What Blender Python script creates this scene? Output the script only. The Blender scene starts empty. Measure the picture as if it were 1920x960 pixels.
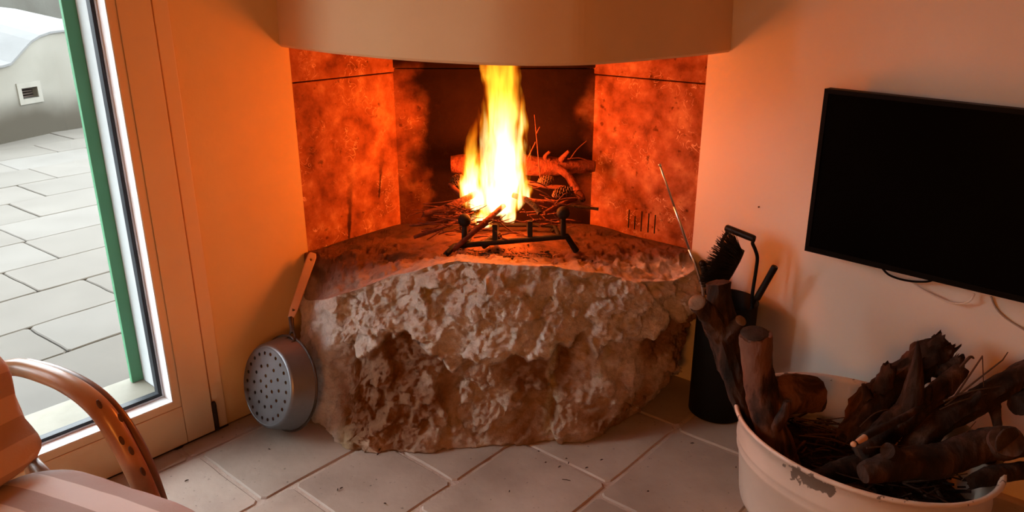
import bpy, bmesh, math, random
from mathutils import Vector, Matrix, noise
from mathutils.bvhtree import BVHTree
R = math.radians
random.seed(7)
scene = bpy.context.scene
col = scene.collection

# ---------------------------------------------------------------- camera, world, light, exposure
F_PX, PITCH, CAM_H = 1430.0, R(19.5), 1.5
cam_data = bpy.data.cameras.new('camera')
cam_data.sensor_width = 36.0
cam_data.lens = 36.0 * F_PX / 1920.0
cam_data.clip_start = 0.05
cam = bpy.data.objects.new('camera', cam_data)
cam.location = (0, 0, CAM_H)
cam.rotation_euler = (math.pi / 2 - PITCH, 0, 0)
col.objects.link(cam)
scene.camera = cam

world = bpy.data.worlds.new('overcast_sky')
scene.world = world
world.use_nodes = True
bg = world.node_tree.nodes['Background']
bg.inputs[1].default_value = 14.0
wt = world.node_tree                                   # even overcast, a little brighter in the haze towards the horizon
w_tc = wt.nodes.new('ShaderNodeTexCoord'); w_sep = wt.nodes.new('ShaderNodeSeparateXYZ'); w_rp = wt.nodes.new('ShaderNodeValToRGB')
wt.links.new(w_tc.outputs['Generated'], w_sep.inputs[0]); wt.links.new(w_sep.outputs[2], w_rp.inputs['Fac']); wt.links.new(w_rp.outputs['Color'], bg.inputs[0])
w_rp.color_ramp.elements[0].color = (1.12, 1.16, 1.22, 1); w_rp.color_ramp.elements[1].color = (0.66, 0.70, 0.74, 1)

scene.view_settings.view_transform = 'Standard'
scene.view_settings.look = 'None'
scene.view_settings.gamma = 1.0
scene.view_settings.use_curve_mapping = False
scene.view_settings.exposure = 0.0

FIRE_W = 33.0
FIRE_COL = (1.0, 0.14, 0.0)

# warm fill light without a body, added behind the viewer
fill_data = bpy.data.lights.new('added_warm_fill', 'POINT')
fill_data.energy = 58.0
fill_data.color = (1.0, 0.30, 0.04)
fill_data.shadow_soft_size = 0.2
fill_light = bpy.data.objects.new('added_warm_fill', fill_data)
fill_light.location = (-0.4, -0.5, 1.15)
col.objects.link(fill_light)

# ---------------------------------------------------------------- measured frame of the room
AZ = R(40.8)
D1 = Vector((math.sin(AZ), math.cos(AZ), 0))        # along the wall with the door, towards the corner
D2 = Vector((-math.cos(AZ), math.sin(AZ), 0))       # along the television wall, towards the corner
NL = Vector((math.cos(AZ), -math.sin(AZ), 0))       # out of the door wall into the room
NR = Vector((-math.sin(AZ), -math.cos(AZ), 0))      # out of the television wall into the room
PL = Vector((-1.036, 2.408, 0))
PR = Vector((0.674, 2.769, 0))
CORNER = PL + D1 * 1.392
UP = Vector((0, 0, 1))
C0 = Vector((0, 0, CAM_H))


def ray(x, y):
    r, u = (x - 960) / F_PX, (480 - y) / F_PX
    return Vector((r, math.cos(PITCH) + u * math.sin(PITCH), -math.sin(PITCH) + u * math.cos(PITCH)))


def at(x, y, d):                                     # the point seen at (x, y) standing d metres down the room
    v = ray(x, y)
    return C0 + v * (d / v.y)


def at_plane(x, y, p, n):
    v = ray(x, y)
    return C0 + v * ((p - C0).dot(n) / v.dot(n))


def at_z(x, y, z):
    v = ray(x, y)
    return C0 + v * ((z - CAM_H) / v.z)


def LW(s, z, off=0.0):                               # point on the door wall
    return PL + D1 * s + NL * off + UP * z


def RW(s, z, off=0.0):                               # point on the television wall, s runs away from the corner
    return PR - D2 * s + NR * off + UP * z


# ---------------------------------------------------------------- helpers: materials
def mat(name):
    m = bpy.data.materials.new(name)
    m.use_nodes = True
    nt = m.node_tree
    b = nt.nodes['Principled BSDF']
    return m, nt, b


def ramp(nt, stops):
    r = nt.nodes.new('ShaderNodeValToRGB')
    e = r.color_ramp.elements
    while len(e) < len(stops):
        e.new(0.5)
    for k, (p, c) in enumerate(stops):
        e[k].position = p
        e[k].color = (*c, 1) if len(c) == 3 else c
    return r


def noise_mat(name, stops, scale=6.0, detail=6.0, rough=0.8, bump=0.2, bscale=None, stretch=(1, 1, 1), metallic=0.0, bdist=0.01,
              distortion=0.0, spec=0.3):
    m, nt, b = mat(name)
    tc = nt.nodes.new('ShaderNodeTexCoord')
    mp = nt.nodes.new('ShaderNodeMapping')
    mp.inputs['Scale'].default_value = stretch
    nt.links.new(tc.outputs['Object'], mp.inputs['Vector'])
    n = nt.nodes.new('ShaderNodeTexNoise')
    n.inputs['Scale'].default_value = scale
    n.inputs['Detail'].default_value = detail
    n.inputs['Roughness'].default_value = 0.6
    n.inputs['Distortion'].default_value = distortion
    nt.links.new(mp.outputs['Vector'], n.inputs['Vector'])
    r = ramp(nt, stops)
    nt.links.new(n.outputs['Fac'], r.inputs['Fac'])
    nt.links.new(r.outputs['Color'], b.inputs['Base Color'])
    b.inputs['Roughness'].default_value = rough
    b.inputs['Metallic'].default_value = metallic
    b.inputs['Specular IOR Level'].default_value = spec
    if bump:
        n2 = nt.nodes.new('ShaderNodeTexNoise')
        n2.inputs['Scale'].default_value = bscale or scale * 5
        n2.inputs['Detail'].default_value = 8
        nt.links.new(mp.outputs['Vector'], n2.inputs['Vector'])
        bp = nt.nodes.new('ShaderNodeBump')
        bp.inputs['Strength'].default_value = bump
        bp.inputs['Distance'].default_value = bdist
        nt.links.new(n2.outputs['Fac'], bp.inputs['Height'])
        nt.links.new(bp.outputs['Normal'], b.inputs['Normal'])
    return m


M = {}
M['plaster'] = noise_mat('firelit_wall_plaster', [(0.3, (0.68, 0.46, 0.20)), (0.7, (0.74, 0.51, 0.235))], 2.5, 5, 0.9, 0.12, 60, bdist=0.004)  # firelight orange put into the colour; the right wall keeps neutral plaster
M['plaster_right'] = noise_mat('wall_plaster_neutral', [(0.3, (0.70, 0.61, 0.53)), (0.7, (0.75, 0.66, 0.575))], 2.5, 5, 0.9, 0.12, 60, bdist=0.004)
M['rear'] = noise_mat('dim_brown_wall_paint', [(0.3, (0.20, 0.13, 0.09)), (0.7, (0.24, 0.16, 0.11))], 2, 3, 0.95, 0.05)
M['ceiling'] = noise_mat('ceiling_paint', [(0.3, (0.38, 0.30, 0.22)), (0.7, (0.42, 0.33, 0.25))], 2, 3, 0.95, 0.05)
M['hood'] = noise_mat('firelit_hood_plaster', [(0.3, (0.71, 0.49, 0.28)), (0.7, (0.76, 0.53, 0.31))], 3, 5, 0.9, 0.1, 50, bdist=0.004)  # colour warmed in place of firelight bouncing onto the hood
M['door_paint'] = noise_mat('firelit_cream_door_paint', [(0.3, (0.70, 0.50, 0.28)), (0.7, (0.74, 0.54, 0.31))], 4, 3, 0.45, 0.05, 80, bdist=0.002, spec=0.4)  # cream with extra warmth painted in for firelight
M['bead'] = noise_mat('white_bead_paint', [(0.3, (0.82, 0.84, 0.86)), (0.7, (0.88, 0.9, 0.92))], 4, 3, 0.35, 0.0)
M['gasket'] = noise_mat('dark_rubber', [(0.3, (0.012, 0.016, 0.022)), (0.7, (0.02, 0.026, 0.034))], 8, 2, 0.5, 0.0)
M['aluminium'] = noise_mat('spacer_aluminium', [(0.3, (0.45, 0.46, 0.48)), (0.7, (0.55, 0.56, 0.58))], 8, 2, 0.4, 0.0, metallic=0.6)
M['green'] = noise_mat('green_shutter_paint', [(0.25, (0.0585, 0.2070, 0.1095)), (0.75, (0.0750, 0.2490, 0.1380))], 5, 6, 0.55, 0.1, 60, bdist=0.002)
M['white_render'] = noise_mat('white_render', [(0.3, (0.373, 0.405, 0.421)), (0.7, (0.421, 0.454, 0.470))], 5, 6, 0.9, 0.15, 60, bdist=0.004)
M['grey_render'] = noise_mat('grey_weathered_render', [(0.25, (0.035, 0.032, 0.026)), (0.5, (0.048, 0.047, 0.040)), (0.8, (0.057, 0.056, 0.049))], 1.6, 8, 0.95, 0.2, 30, bdist=0.01)
M['paver_joint'] = noise_mat('sandy_paver_joint', [(0.3, (0.030, 0.026, 0.021)), (0.7, (0.042, 0.037, 0.030))], 12, 5, 0.95, 0.0)
M['white_coping'] = noise_mat('whitewashed_coping', [(0.3, (0.078, 0.080, 0.082)), (0.7, (0.093, 0.095, 0.097))], 3, 6, 0.9, 0.1)
M['sill'] = noise_mat('sill_stone', [(0.25, (0.150, 0.138, 0.105)), (0.75, (0.198, 0.186, 0.150))], 9, 8, 0.7, 0.1)
M['grout'] = noise_mat('grout', [(0.3, (0.40, 0.32, 0.265)), (0.7, (0.48, 0.39, 0.33))], 15, 6, 0.95, 0.4, 90)
M['iron'] = noise_mat('black_wrought_iron', [(0.3, (0.0072, 0.0060, 0.0054)), (0.75, (0.0210, 0.0168, 0.0144))], 20, 6, 0.7, 0.4, 120, bdist=0.003, spec=0.15)
M['black_metal'] = noise_mat('black_painted_metal', [(0.3, (0.004, 0.0042, 0.004)), (0.7, (0.007, 0.007, 0.0068))], 10, 4, 0.55, 0.08, 60, bdist=0.002, spec=0.12)
M['grip'] = noise_mat('dark_grip', [(0.3, (0.008, 0.006, 0.005)), (0.7, (0.014, 0.010, 0.008))], 10, 4, 0.45, 0.05, spec=0.2)
M['bristle'] = noise_mat('black_bristle', [(0.3, (0.006, 0.005, 0.005)), (0.7, (0.014, 0.011, 0.01))], 30, 2, 0.7, 0.0)
M['steel'] = noise_mat('bright_steel', [(0.3, (0.55, 0.52, 0.5)), (0.7, (0.66, 0.63, 0.6))], 12, 3, 0.3, 0.05, 80, metallic=1.0, bdist=0.001)
M['pan'] = noise_mat('brushed_grey_steel', [(0.3, (0.15, 0.155, 0.165)), (0.7, (0.22, 0.225, 0.235))], 7, 6, 0.40, 0.08, 40, metallic=0.85, bdist=0.001)
M['pan_dark'] = noise_mat('blackened_steel', [(0.3, (0.05, 0.04, 0.035)), (0.7, (0.10, 0.08, 0.07))], 10, 5, 0.5, 0.1, metallic=0.7)
M['handle_wood'] = noise_mat('turned_handle_wood', [(0.3, (0.46, 0.27, 0.16)), (0.7, (0.58, 0.36, 0.23))], 8, 6, 0.55, 0.1, 40, stretch=(1, 1, 0.2), bdist=0.002)
M['bark'] = noise_mat('dark_bark', [(0.34, (0.006, 0.003, 0.002)), (0.48, (0.026, 0.012, 0.0075)), (0.56, (0.055, 0.026, 0.016)), (0.70, (0.11, 0.055, 0.034))], 14, 8, 0.9, 0.9, 45, stretch=(1, 1, 0.35), bdist=0.012, distortion=0.6)
M['bark_pale'] = noise_mat('peeled_bark', [(0.36, (0.010, 0.004, 0.003)), (0.44, (0.055, 0.022, 0.013)), (0.5, (0.13, 0.055, 0.032)), (0.7, (0.20, 0.095, 0.058))], 9, 8, 0.8, 0.9, 40, stretch=(1, 1, 0.4), bdist=0.010, distortion=0.8)
M['cut_wood'] = noise_mat('sawn_wood', [(0.3, (0.10, 0.06, 0.035)), (0.7, (0.24, 0.15, 0.09))], 25, 6, 0.8, 0.3)
M['cut_dark'] = noise_mat('weathered_sawn_wood', [(0.3, (0.02, 0.010, 0.007)), (0.7, (0.06, 0.033, 0.021))], 22, 6, 0.85, 0.5)
M['fresh_wood'] = noise_mat('fresh_split_wood', [(0.3, (0.50, 0.27, 0.15)), (0.7, (0.62, 0.37, 0.22))], 20, 4, 0.7, 0.1)
M['twig'] = noise_mat('twig_bark', [(0.3, (0.035, 0.018, 0.011)), (0.7, (0.09, 0.05, 0.032))], 30, 4, 0.85, 0.3)
M['fire_bark'] = noise_mat('pine_bark_in_fire', [(0.3, (0.045, 0.010, 0.005)), (0.55, (0.13, 0.030, 0.015)), (0.8, (0.21, 0.055, 0.03))], 22, 8, 0.9, 0.9, 50, bdist=0.01, distortion=0.5)
M['fire_twig'] = noise_mat('dry_twig_in_fire', [(0.3, (0.06, 0.014, 0.008)), (0.7, (0.19, 0.05, 0.027))], 40, 4, 0.85, 0.3)
M['char'] = noise_mat('charred_wood', [(0.3, (0.012, 0.008, 0.006)), (0.7, (0.05, 0.03, 0.022))], 30, 6, 0.9, 0.6)
M['cone_scale'] = noise_mat('pine_cone_scale', [(0.3, (0.06, 0.025, 0.015)), (0.7, (0.16, 0.07, 0.04))], 30, 4, 0.8, 0.2)
M['tv_body'] = noise_mat('black_plastic', [(0.3, (0.002, 0.0018, 0.0018)), (0.7, (0.003, 0.0028, 0.0028))], 10, 2, 0.5, 0.0, spec=0.08)
M['tv_screen'] = noise_mat('matte_black_screen', [(0.3, (0.0012, 0.001, 0.001)), (0.7, (0.0016, 0.0014, 0.0013))], 4, 2, 0.3, 0.0, spec=0.03)
M['white_cable'] = noise_mat('white_cable_sheath', [(0.3, (0.62, 0.55, 0.48)), (0.7, (0.68, 0.6, 0.52))], 10, 2, 0.5, 0.0)
M['grey_cable'] = noise_mat('painted_cable_sheath', [(0.3, (0.30, 0.24, 0.19)), (0.7, (0.36, 0.29, 0.23))], 10, 2, 0.6, 0.0)
M['cane'] = noise_mat('varnished_cane', [(0.25, (0.20, 0.075, 0.028)), (0.5, (0.34, 0.15, 0.06)), (0.75, (0.42, 0.20, 0.085))], 7, 6, 0.28, 0.12, 30, stretch=(1, 1, 1), bdist=0.003, spec=0.5)
M['cane_dark'] = noise_mat('dark_cane', [(0.25, (0.10, 0.04, 0.018)), (0.75, (0.21, 0.09, 0.04))], 8, 6, 0.35, 0.12, 30, bdist=0.003, spec=0.5)
M['scar'] = noise_mat('cane_scar', [(0.3, (0.05, 0.02, 0.01)), (0.7, (0.09, 0.036, 0.018))], 40, 4, 0.6, 0.2)
M['crumb'] = noise_mat('bark_crumb', [(0.3, (0.03, 0.02, 0.015)), (0.7, (0.07, 0.045, 0.03))], 30, 2, 0.9, 0.0)
M['slot_shade'] = noise_mat('painted_slot_shade', [(0.3, (0.004, 0.003, 0.003)), (0.7, (0.008, 0.006, 0.005))], 5, 2, 0.95, 0.0)
M['ash'] = noise_mat('hearth_ash', [(0.3, (0.05, 0.018, 0.01)), (0.7, (0.17, 0.07, 0.04))], 40, 6, 0.95, 0.4)
M['hinge'] = noise_mat('bronzed_hinge', [(0.3, (0.03, 0.022, 0.018)), (0.7, (0.06, 0.045, 0.035))], 20, 4, 0.45, 0.1, metallic=0.7)


def terracotta():
    m, nt, b = mat('terracotta_tile')
    tc = nt.nodes.new('ShaderNodeTexCoord')
    geo = nt.nodes.new('ShaderNodeNewGeometry')
    oi = nt.nodes.new('ShaderNodeObjectInfo')
    n1 = nt.nodes.new('ShaderNodeTexNoise'); n1.inputs['Scale'].default_value = 4; n1.inputs['Detail'].default_value = 7
    nt.links.new(geo.outputs['Position'], n1.inputs['Vector'])
    r1 = ramp(nt, [(0.25, (0.28, 0.22, 0.18)), (0.5, (0.375, 0.305, 0.25)), (0.75, (0.44, 0.365, 0.305))])
    nt.links.new(n1.outputs['Fac'], r1.inputs['Fac'])
    hs = nt.nodes.new('ShaderNodeHueSaturation')
    mr = nt.nodes.new('ShaderNodeMapRange')
    mr.inputs['To Min'].default_value = 0.86; mr.inputs['To Max'].default_value = 1.1
    nt.links.new(oi.outputs['Random'], mr.inputs['Value'])
    nt.links.new(mr.outputs['Result'], hs.inputs['Value'])
    nt.links.new(r1.outputs['Color'], hs.inputs['Color'])
    # pits
    v = nt.nodes.new('ShaderNodeTexNoise'); v.inputs['Scale'].default_value = 70; v.inputs['Detail'].default_value = 3
    nt.links.new(geo.outputs['Position'], v.inputs['Vector'])
    r2 = ramp(nt, [(0.26, (0.35, 0.35, 0.35)), (0.33, (1, 1, 1))])
    nt.links.new(v.outputs['Fac'], r2.inputs['Fac'])
    mx = nt.nodes.new('ShaderNodeMix'); mx.data_type = 'RGBA'; mx.blend_type = 'MULTIPLY'; mx.inputs['Factor'].default_value = 0.8
    nt.links.new(hs.outputs['Color'], mx.inputs['A']); nt.links.new(r2.outputs['Color'], mx.inputs['B'])
    nt.links.new(mx.outputs['Result'], b.inputs['Base Color'])
    b.inputs['Roughness'].default_value = 0.62
    bp = nt.nodes.new('ShaderNodeBump'); bp.inputs['Strength'].default_value = 0.25; bp.inputs['Distance'].default_value = 0.006
    n3 = nt.nodes.new('ShaderNodeTexNoise'); n3.inputs['Scale'].default_value = 35; n3.inputs['Detail'].default_value = 8
    nt.links.new(geo.outputs['Position'], n3.inputs['Vector'])
    nt.links.new(n3.outputs['Fac'], bp.inputs['Height'])
    nt.links.new(bp.outputs['Normal'], b.inputs['Normal'])
    return m


M['terracotta'] = terracotta()


def paver_mat():
    m, nt, b = mat('limestone_paver')
    geo = nt.nodes.new('ShaderNodeNewGeometry')
    oi = nt.nodes.new('ShaderNodeObjectInfo')
    n1 = nt.nodes.new('ShaderNodeTexNoise'); n1.inputs['Scale'].default_value = 3; n1.inputs['Detail'].default_value = 8
    nt.links.new(geo.outputs['Position'], n1.inputs['Vector'])
    r1 = ramp(nt, [(0.3, (0.0485, 0.0415, 0.0330)), (0.7, (0.0620, 0.0545, 0.0450))])
    nt.links.new(n1.outputs['Fac'], r1.inputs['Fac'])
    r2 = ramp(nt, [(0.0, (0.88, 0.88, 0.86)), (0.7, (1.0, 1.0, 1.0)), (0.86, (1.1, 1.14, 1.2)), (1.0, (1.14, 1.2, 1.3))])
    nt.links.new(oi.outputs['Random'], r2.inputs['Fac'])
    mx = nt.nodes.new('ShaderNodeMix'); mx.data_type = 'RGBA'; mx.blend_type = 'MULTIPLY'; mx.inputs['Factor'].default_value = 1
    nt.links.new(r1.outputs['Color'], mx.inputs['A']); nt.links.new(r2.outputs['Color'], mx.inputs['B'])
    nt.links.new(mx.outputs['Result'], b.inputs['Base Color'])
    b.inputs['Roughness'].default_value = 0.85
    return m


M['paver'] = paver_mat()


def boulder_mat():                                     # the stone's stains and a painted daylit flank, stored per corner
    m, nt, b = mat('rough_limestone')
    at_ = nt.nodes.new('ShaderNodeAttribute'); at_.attribute_name = 'stain_and_light'
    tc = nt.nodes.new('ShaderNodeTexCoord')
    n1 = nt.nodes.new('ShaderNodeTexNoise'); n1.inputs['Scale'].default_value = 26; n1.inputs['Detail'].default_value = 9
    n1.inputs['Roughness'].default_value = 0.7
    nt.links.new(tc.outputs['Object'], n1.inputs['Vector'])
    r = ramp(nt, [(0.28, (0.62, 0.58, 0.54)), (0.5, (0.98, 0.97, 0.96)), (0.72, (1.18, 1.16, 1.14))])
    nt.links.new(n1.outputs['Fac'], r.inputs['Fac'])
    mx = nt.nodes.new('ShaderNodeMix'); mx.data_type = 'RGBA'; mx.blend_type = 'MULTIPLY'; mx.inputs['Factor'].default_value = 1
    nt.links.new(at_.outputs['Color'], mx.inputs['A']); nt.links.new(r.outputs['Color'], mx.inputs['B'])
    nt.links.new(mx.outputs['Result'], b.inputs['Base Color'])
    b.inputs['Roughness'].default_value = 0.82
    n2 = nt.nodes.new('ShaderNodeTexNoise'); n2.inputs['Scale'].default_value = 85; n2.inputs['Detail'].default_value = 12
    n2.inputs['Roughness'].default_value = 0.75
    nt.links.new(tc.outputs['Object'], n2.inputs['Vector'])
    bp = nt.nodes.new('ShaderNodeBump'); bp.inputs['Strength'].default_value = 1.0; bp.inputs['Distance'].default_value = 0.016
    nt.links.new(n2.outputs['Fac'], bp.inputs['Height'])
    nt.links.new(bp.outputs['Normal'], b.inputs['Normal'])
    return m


M['boulder'] = boulder_mat()


def fire_stone(name, soot_kind):
    """tufa slabs of the firebox: fossil traces, stains and soot deposits that stay where they are"""
    m, nt, b = mat(name)
    geo = nt.nodes.new('ShaderNodeNewGeometry')
    pos = geo.outputs['Position']
    n1 = nt.nodes.new('ShaderNodeTexNoise'); n1.inputs['Scale'].default_value = 7; n1.inputs['Detail'].default_value = 8; n1.inputs['Distortion'].default_value = 0.8
    nt.links.new(pos, n1.inputs['Vector'])
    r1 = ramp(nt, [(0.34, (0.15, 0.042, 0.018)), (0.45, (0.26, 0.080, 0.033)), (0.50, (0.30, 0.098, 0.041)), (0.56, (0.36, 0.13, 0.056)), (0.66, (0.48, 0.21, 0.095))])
    np_ = nt.nodes.new('ShaderNodeTexNoise'); np_.inputs['Scale'].default_value = 15; np_.inputs['Detail'].default_value = 10; np_.inputs['Roughness'].default_value = 0.65
    nt.links.new(pos, np_.inputs['Vector'])
    mixf = nt.nodes.new('ShaderNodeMath'); mixf.operation = 'MULTIPLY_ADD'; mixf.inputs[1].default_value = 0.75
    hlf = nt.nodes.new('ShaderNodeMath'); hlf.operation = 'MULTIPLY_ADD'; hlf.inputs[1].default_value = 0.5; hlf.inputs[2].default_value = -0.125
    nt.links.new(n1.outputs['Fac'], hlf.inputs[0])
    nt.links.new(np_.outputs['Fac'], mixf.inputs[0]); nt.links.new(hlf.outputs[0], mixf.inputs[2])
    nt.links.new(mixf.outputs[0], r1.inputs['Fac'])
    # fossil traces: thin curls where a warped noise crosses a level
    n2 = nt.nodes.new('ShaderNodeTexNoise'); n2.inputs['Scale'].default_value = 22; n2.inputs['Detail'].default_value = 1; n2.inputs['Distortion'].default_value = 1.5
    nt.links.new(pos, n2.inputs['Vector'])
    r2 = ramp(nt, [(0.505, (0, 0, 0)), (0.52, (1, 1, 1)), (0.535, (0, 0, 0))])
    nt.links.new(n2.outputs['Fac'], r2.inputs['Fac'])
    n3 = nt.nodes.new('ShaderNodeTexNoise'); n3.inputs['Scale'].default_value = 9; n3.inputs['Detail'].default_value = 2
    nt.links.new(pos, n3.inputs['Vector'])
    r3 = ramp(nt, [(0.52, (0, 0, 0)), (0.62, (1, 1, 1))])
    nt.links.new(n3.outputs['Fac'], r3.inputs['Fac'])
    mul = nt.nodes.new('ShaderNodeMath'); mul.operation = 'MULTIPLY'
    nt.links.new(r2.outputs['Color'], mul.inputs[0]); nt.links.new(r3.outputs['Color'], mul.inputs[1])
    mx = nt.nodes.new('ShaderNodeMix'); mx.data_type = 'RGBA'
    nt.links.new(mul.outputs[0], mx.inputs['Factor'])
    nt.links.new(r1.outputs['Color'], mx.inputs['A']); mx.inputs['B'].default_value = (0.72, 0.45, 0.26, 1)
    # dark flecks
    n4 = nt.nodes.new('ShaderNodeTexNoise'); n4.inputs['Scale'].default_value = 28; n4.inputs['Detail'].default_value = 4
    nt.links.new(pos, n4.inputs['Vector'])
    r4 = ramp(nt, [(0.28, (0.25, 0.2, 0.2)), (0.36, (1, 1, 1))])
    nt.links.new(n4.outputs['Fac'], r4.inputs['Fac'])
    mx2 = nt.nodes.new('ShaderNodeMix'); mx2.data_type = 'RGBA'; mx2.blend_type = 'MULTIPLY'; mx2.inputs['Factor'].default_value = 0.8
    nt.links.new(mx.outputs['Result'], mx2.inputs['A']); nt.links.new(r4.outputs['Color'], mx2.inputs['B'])
    out = mx2.outputs['Result']
    if soot_kind is None:                              # the left slab: two tarry runs down its face
        def mth(op, *a):
            q = nt.nodes.new('ShaderNodeMath'); q.operation = op
            for k, v in enumerate(a):
                if isinstance(v, (int, float)): q.inputs[k].default_value = v
                else: nt.links.new(v, q.inputs[k])
            return q.outputs[0]
        dt = nt.nodes.new('ShaderNodeVectorMath'); dt.operation = 'DOT_PRODUCT'; dt.inputs[1].default_value = D1
        sb = nt.nodes.new('ShaderNodeVectorMath'); sb.operation = 'SUBTRACT'; sb.inputs[1].default_value = PL
        nt.links.new(pos, sb.inputs[0]); nt.links.new(sb.outputs['Vector'], dt.inputs[0])
        spz = nt.nodes.new('ShaderNodeSeparateXYZ'); nt.links.new(pos, spz.inputs[0])
        for s_a, z_a, s_b, z_b, wd in ((0.640, 0.80, 0.608, 0.545, 0.012), (0.800, 0.86, 0.772, 0.685, 0.007)):
            t = mth('MULTIPLY', mth('SUBTRACT', spz.outputs[2], z_b), 1.0 / (z_a - z_b))
            sx = mth('MULTIPLY_ADD', t, s_a - s_b, s_b)
            d = mth('DIVIDE', mth('ABSOLUTE', mth('SUBTRACT', dt.outputs['Value'], sx)), mth('MULTIPLY_ADD', t, wd * 1.6, wd * 0.6))
            m1 = nt.nodes.new('ShaderNodeMapRange'); m1.interpolation_type = 'SMOOTHSTEP'; m1.inputs['From Min'].default_value = 1.0; m1.inputs['From Max'].default_value = 0.2
            nt.links.new(mth('ADD', d, mth('MULTIPLY', mth('SUBTRACT', np_.outputs['Fac'], 0.5), 2.0)), m1.inputs['Value'])
            m2 = nt.nodes.new('ShaderNodeMapRange'); m2.interpolation_type = 'SMOOTHSTEP'; m2.inputs['From Min'].default_value = -0.04; m2.inputs['From Max'].default_value = 0.06
            nt.links.new(t, m2.inputs['Value'])
            m3 = nt.nodes.new('ShaderNodeMapRange'); m3.interpolation_type = 'SMOOTHSTEP'; m3.inputs['From Min'].default_value = 1.3; m3.inputs['From Max'].default_value = 0.2
            nt.links.new(t, m3.inputs['Value'])
            f = mth('MULTIPLY', mth('MULTIPLY', m1.outputs[0], m2.outputs[0]), mth('MULTIPLY', m3.outputs[0], 0.9))
            q = nt.nodes.new('ShaderNodeMix'); q.data_type = 'RGBA'
            nt.links.new(f, q.inputs['Factor']); nt.links.new(out, q.inputs['A']); q.inputs['B'].default_value = (0.02, 0.008, 0.005, 1)
            out = q.outputs['Result']
    if soot_kind:
        sep = nt.nodes.new('ShaderNodeSeparateXYZ'); nt.links.new(pos, sep.inputs[0])
        n5 = nt.nodes.new('ShaderNodeTexNoise'); n5.inputs['Scale'].default_value = 5.5; n5.inputs['Detail'].default_value = 5
        nt.links.new(pos, n5.inputs['Vector'])

        def math_(op, a, bb, cc=None):
            q = nt.nodes.new('ShaderNodeMath'); q.operation = op
            for k, v in enumerate((a, bb, cc)):
                if v is None:
                    continue
                if isinstance(v, (int, float)):
                    q.inputs[k].default_value = v
                else:
                    nt.links.new(v, q.inputs[k])
            return q.outputs[0]
        wob = math_('MULTIPLY', math_('SUBTRACT', n5.outputs['Fac'], 0.5), 0.30)
        # soot plume: wide, biased to the right, clear strip by the left edge
        xr = math_('ADD', sep.outputs['X'], wob)
        left = nt.nodes.new('ShaderNodeMapRange'); left.interpolation_type = 'SMOOTHSTEP'
        left.inputs['From Min'].default_value = -0.45; left.inputs['From Max'].default_value = -0.33
        nt.links.new(xr, left.inputs['Value'])
        right = nt.nodes.new('ShaderNodeMapRange'); right.interpolation_type = 'SMOOTHSTEP'
        right.inputs['From Min'].default_value = 0.46; right.inputs['From Max'].default_value = 0.28
        nt.links.new(xr, right.inputs['Value'])
        low = nt.nodes.new('ShaderNodeMapRange'); low.interpolation_type = 'SMOOTHSTEP'
        low.inputs['From Min'].default_value = 0.86; low.inputs['From Max'].default_value = 0.66
        nt.links.new(math_('ADD', sep.outputs['Z'], math_('MULTIPLY', wob, 0.5)), low.inputs['Value'])
        top = nt.nodes.new('ShaderNodeMapRange'); top.interpolation_type = 'SMOOTHSTEP'
        top.inputs['From Min'].default_value = 1.12; top.inputs['From Max'].default_value = 1.24
        nt.links.new(math_('ADD', sep.outputs['Z'], math_('MULTIPLY', wob, 0.5)), top.inputs['Value'])
        soot = math_('MAXIMUM', math_('MULTIPLY', left.outputs[0], right.outputs[0]), math_('MULTIPLY', low.outputs[0], 0.75))
        soot = math_('MAXIMUM', soot, top.outputs[0])
        soot = math_('MULTIPLY', soot, 0.985)
        mx3 = nt.nodes.new('ShaderNodeMix'); mx3.data_type = 'RGBA'
        nt.links.new(soot, mx3.inputs['Factor'])
        nt.links.new(out, mx3.inputs['A']); mx3.inputs['B'].default_value = (0.008, 0.003, 0.002, 1)
        out = mx3.outputs['Result']
    nt.links.new(out, b.inputs['Base Color'])
    b.inputs['Roughness'].default_value = 0.9
    b.inputs['Specular IOR Level'].default_value = 0.08
    n6 = nt.nodes.new('ShaderNodeTexNoise'); n6.inputs['Scale'].default_value = 30; n6.inputs['Detail'].default_value = 9
    nt.links.new(pos, n6.inputs['Vector'])
    bp = nt.nodes.new('ShaderNodeBump'); bp.inputs['Strength'].default_value = 0.5; bp.inputs['Distance'].default_value = 0.008
    nt.links.new(n6.outputs['Fac'], bp.inputs['Height'])
    nt.links.new(bp.outputs['Normal'], b.inputs['Normal'])
    return m


M['fire_stone'] = fire_stone('tufa_slab', False)
M['fire_stone_left'] = fire_stone('stained_tufa_slab', None)
M['fire_back'] = fire_stone('sooty_tufa_slab', True)


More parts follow.
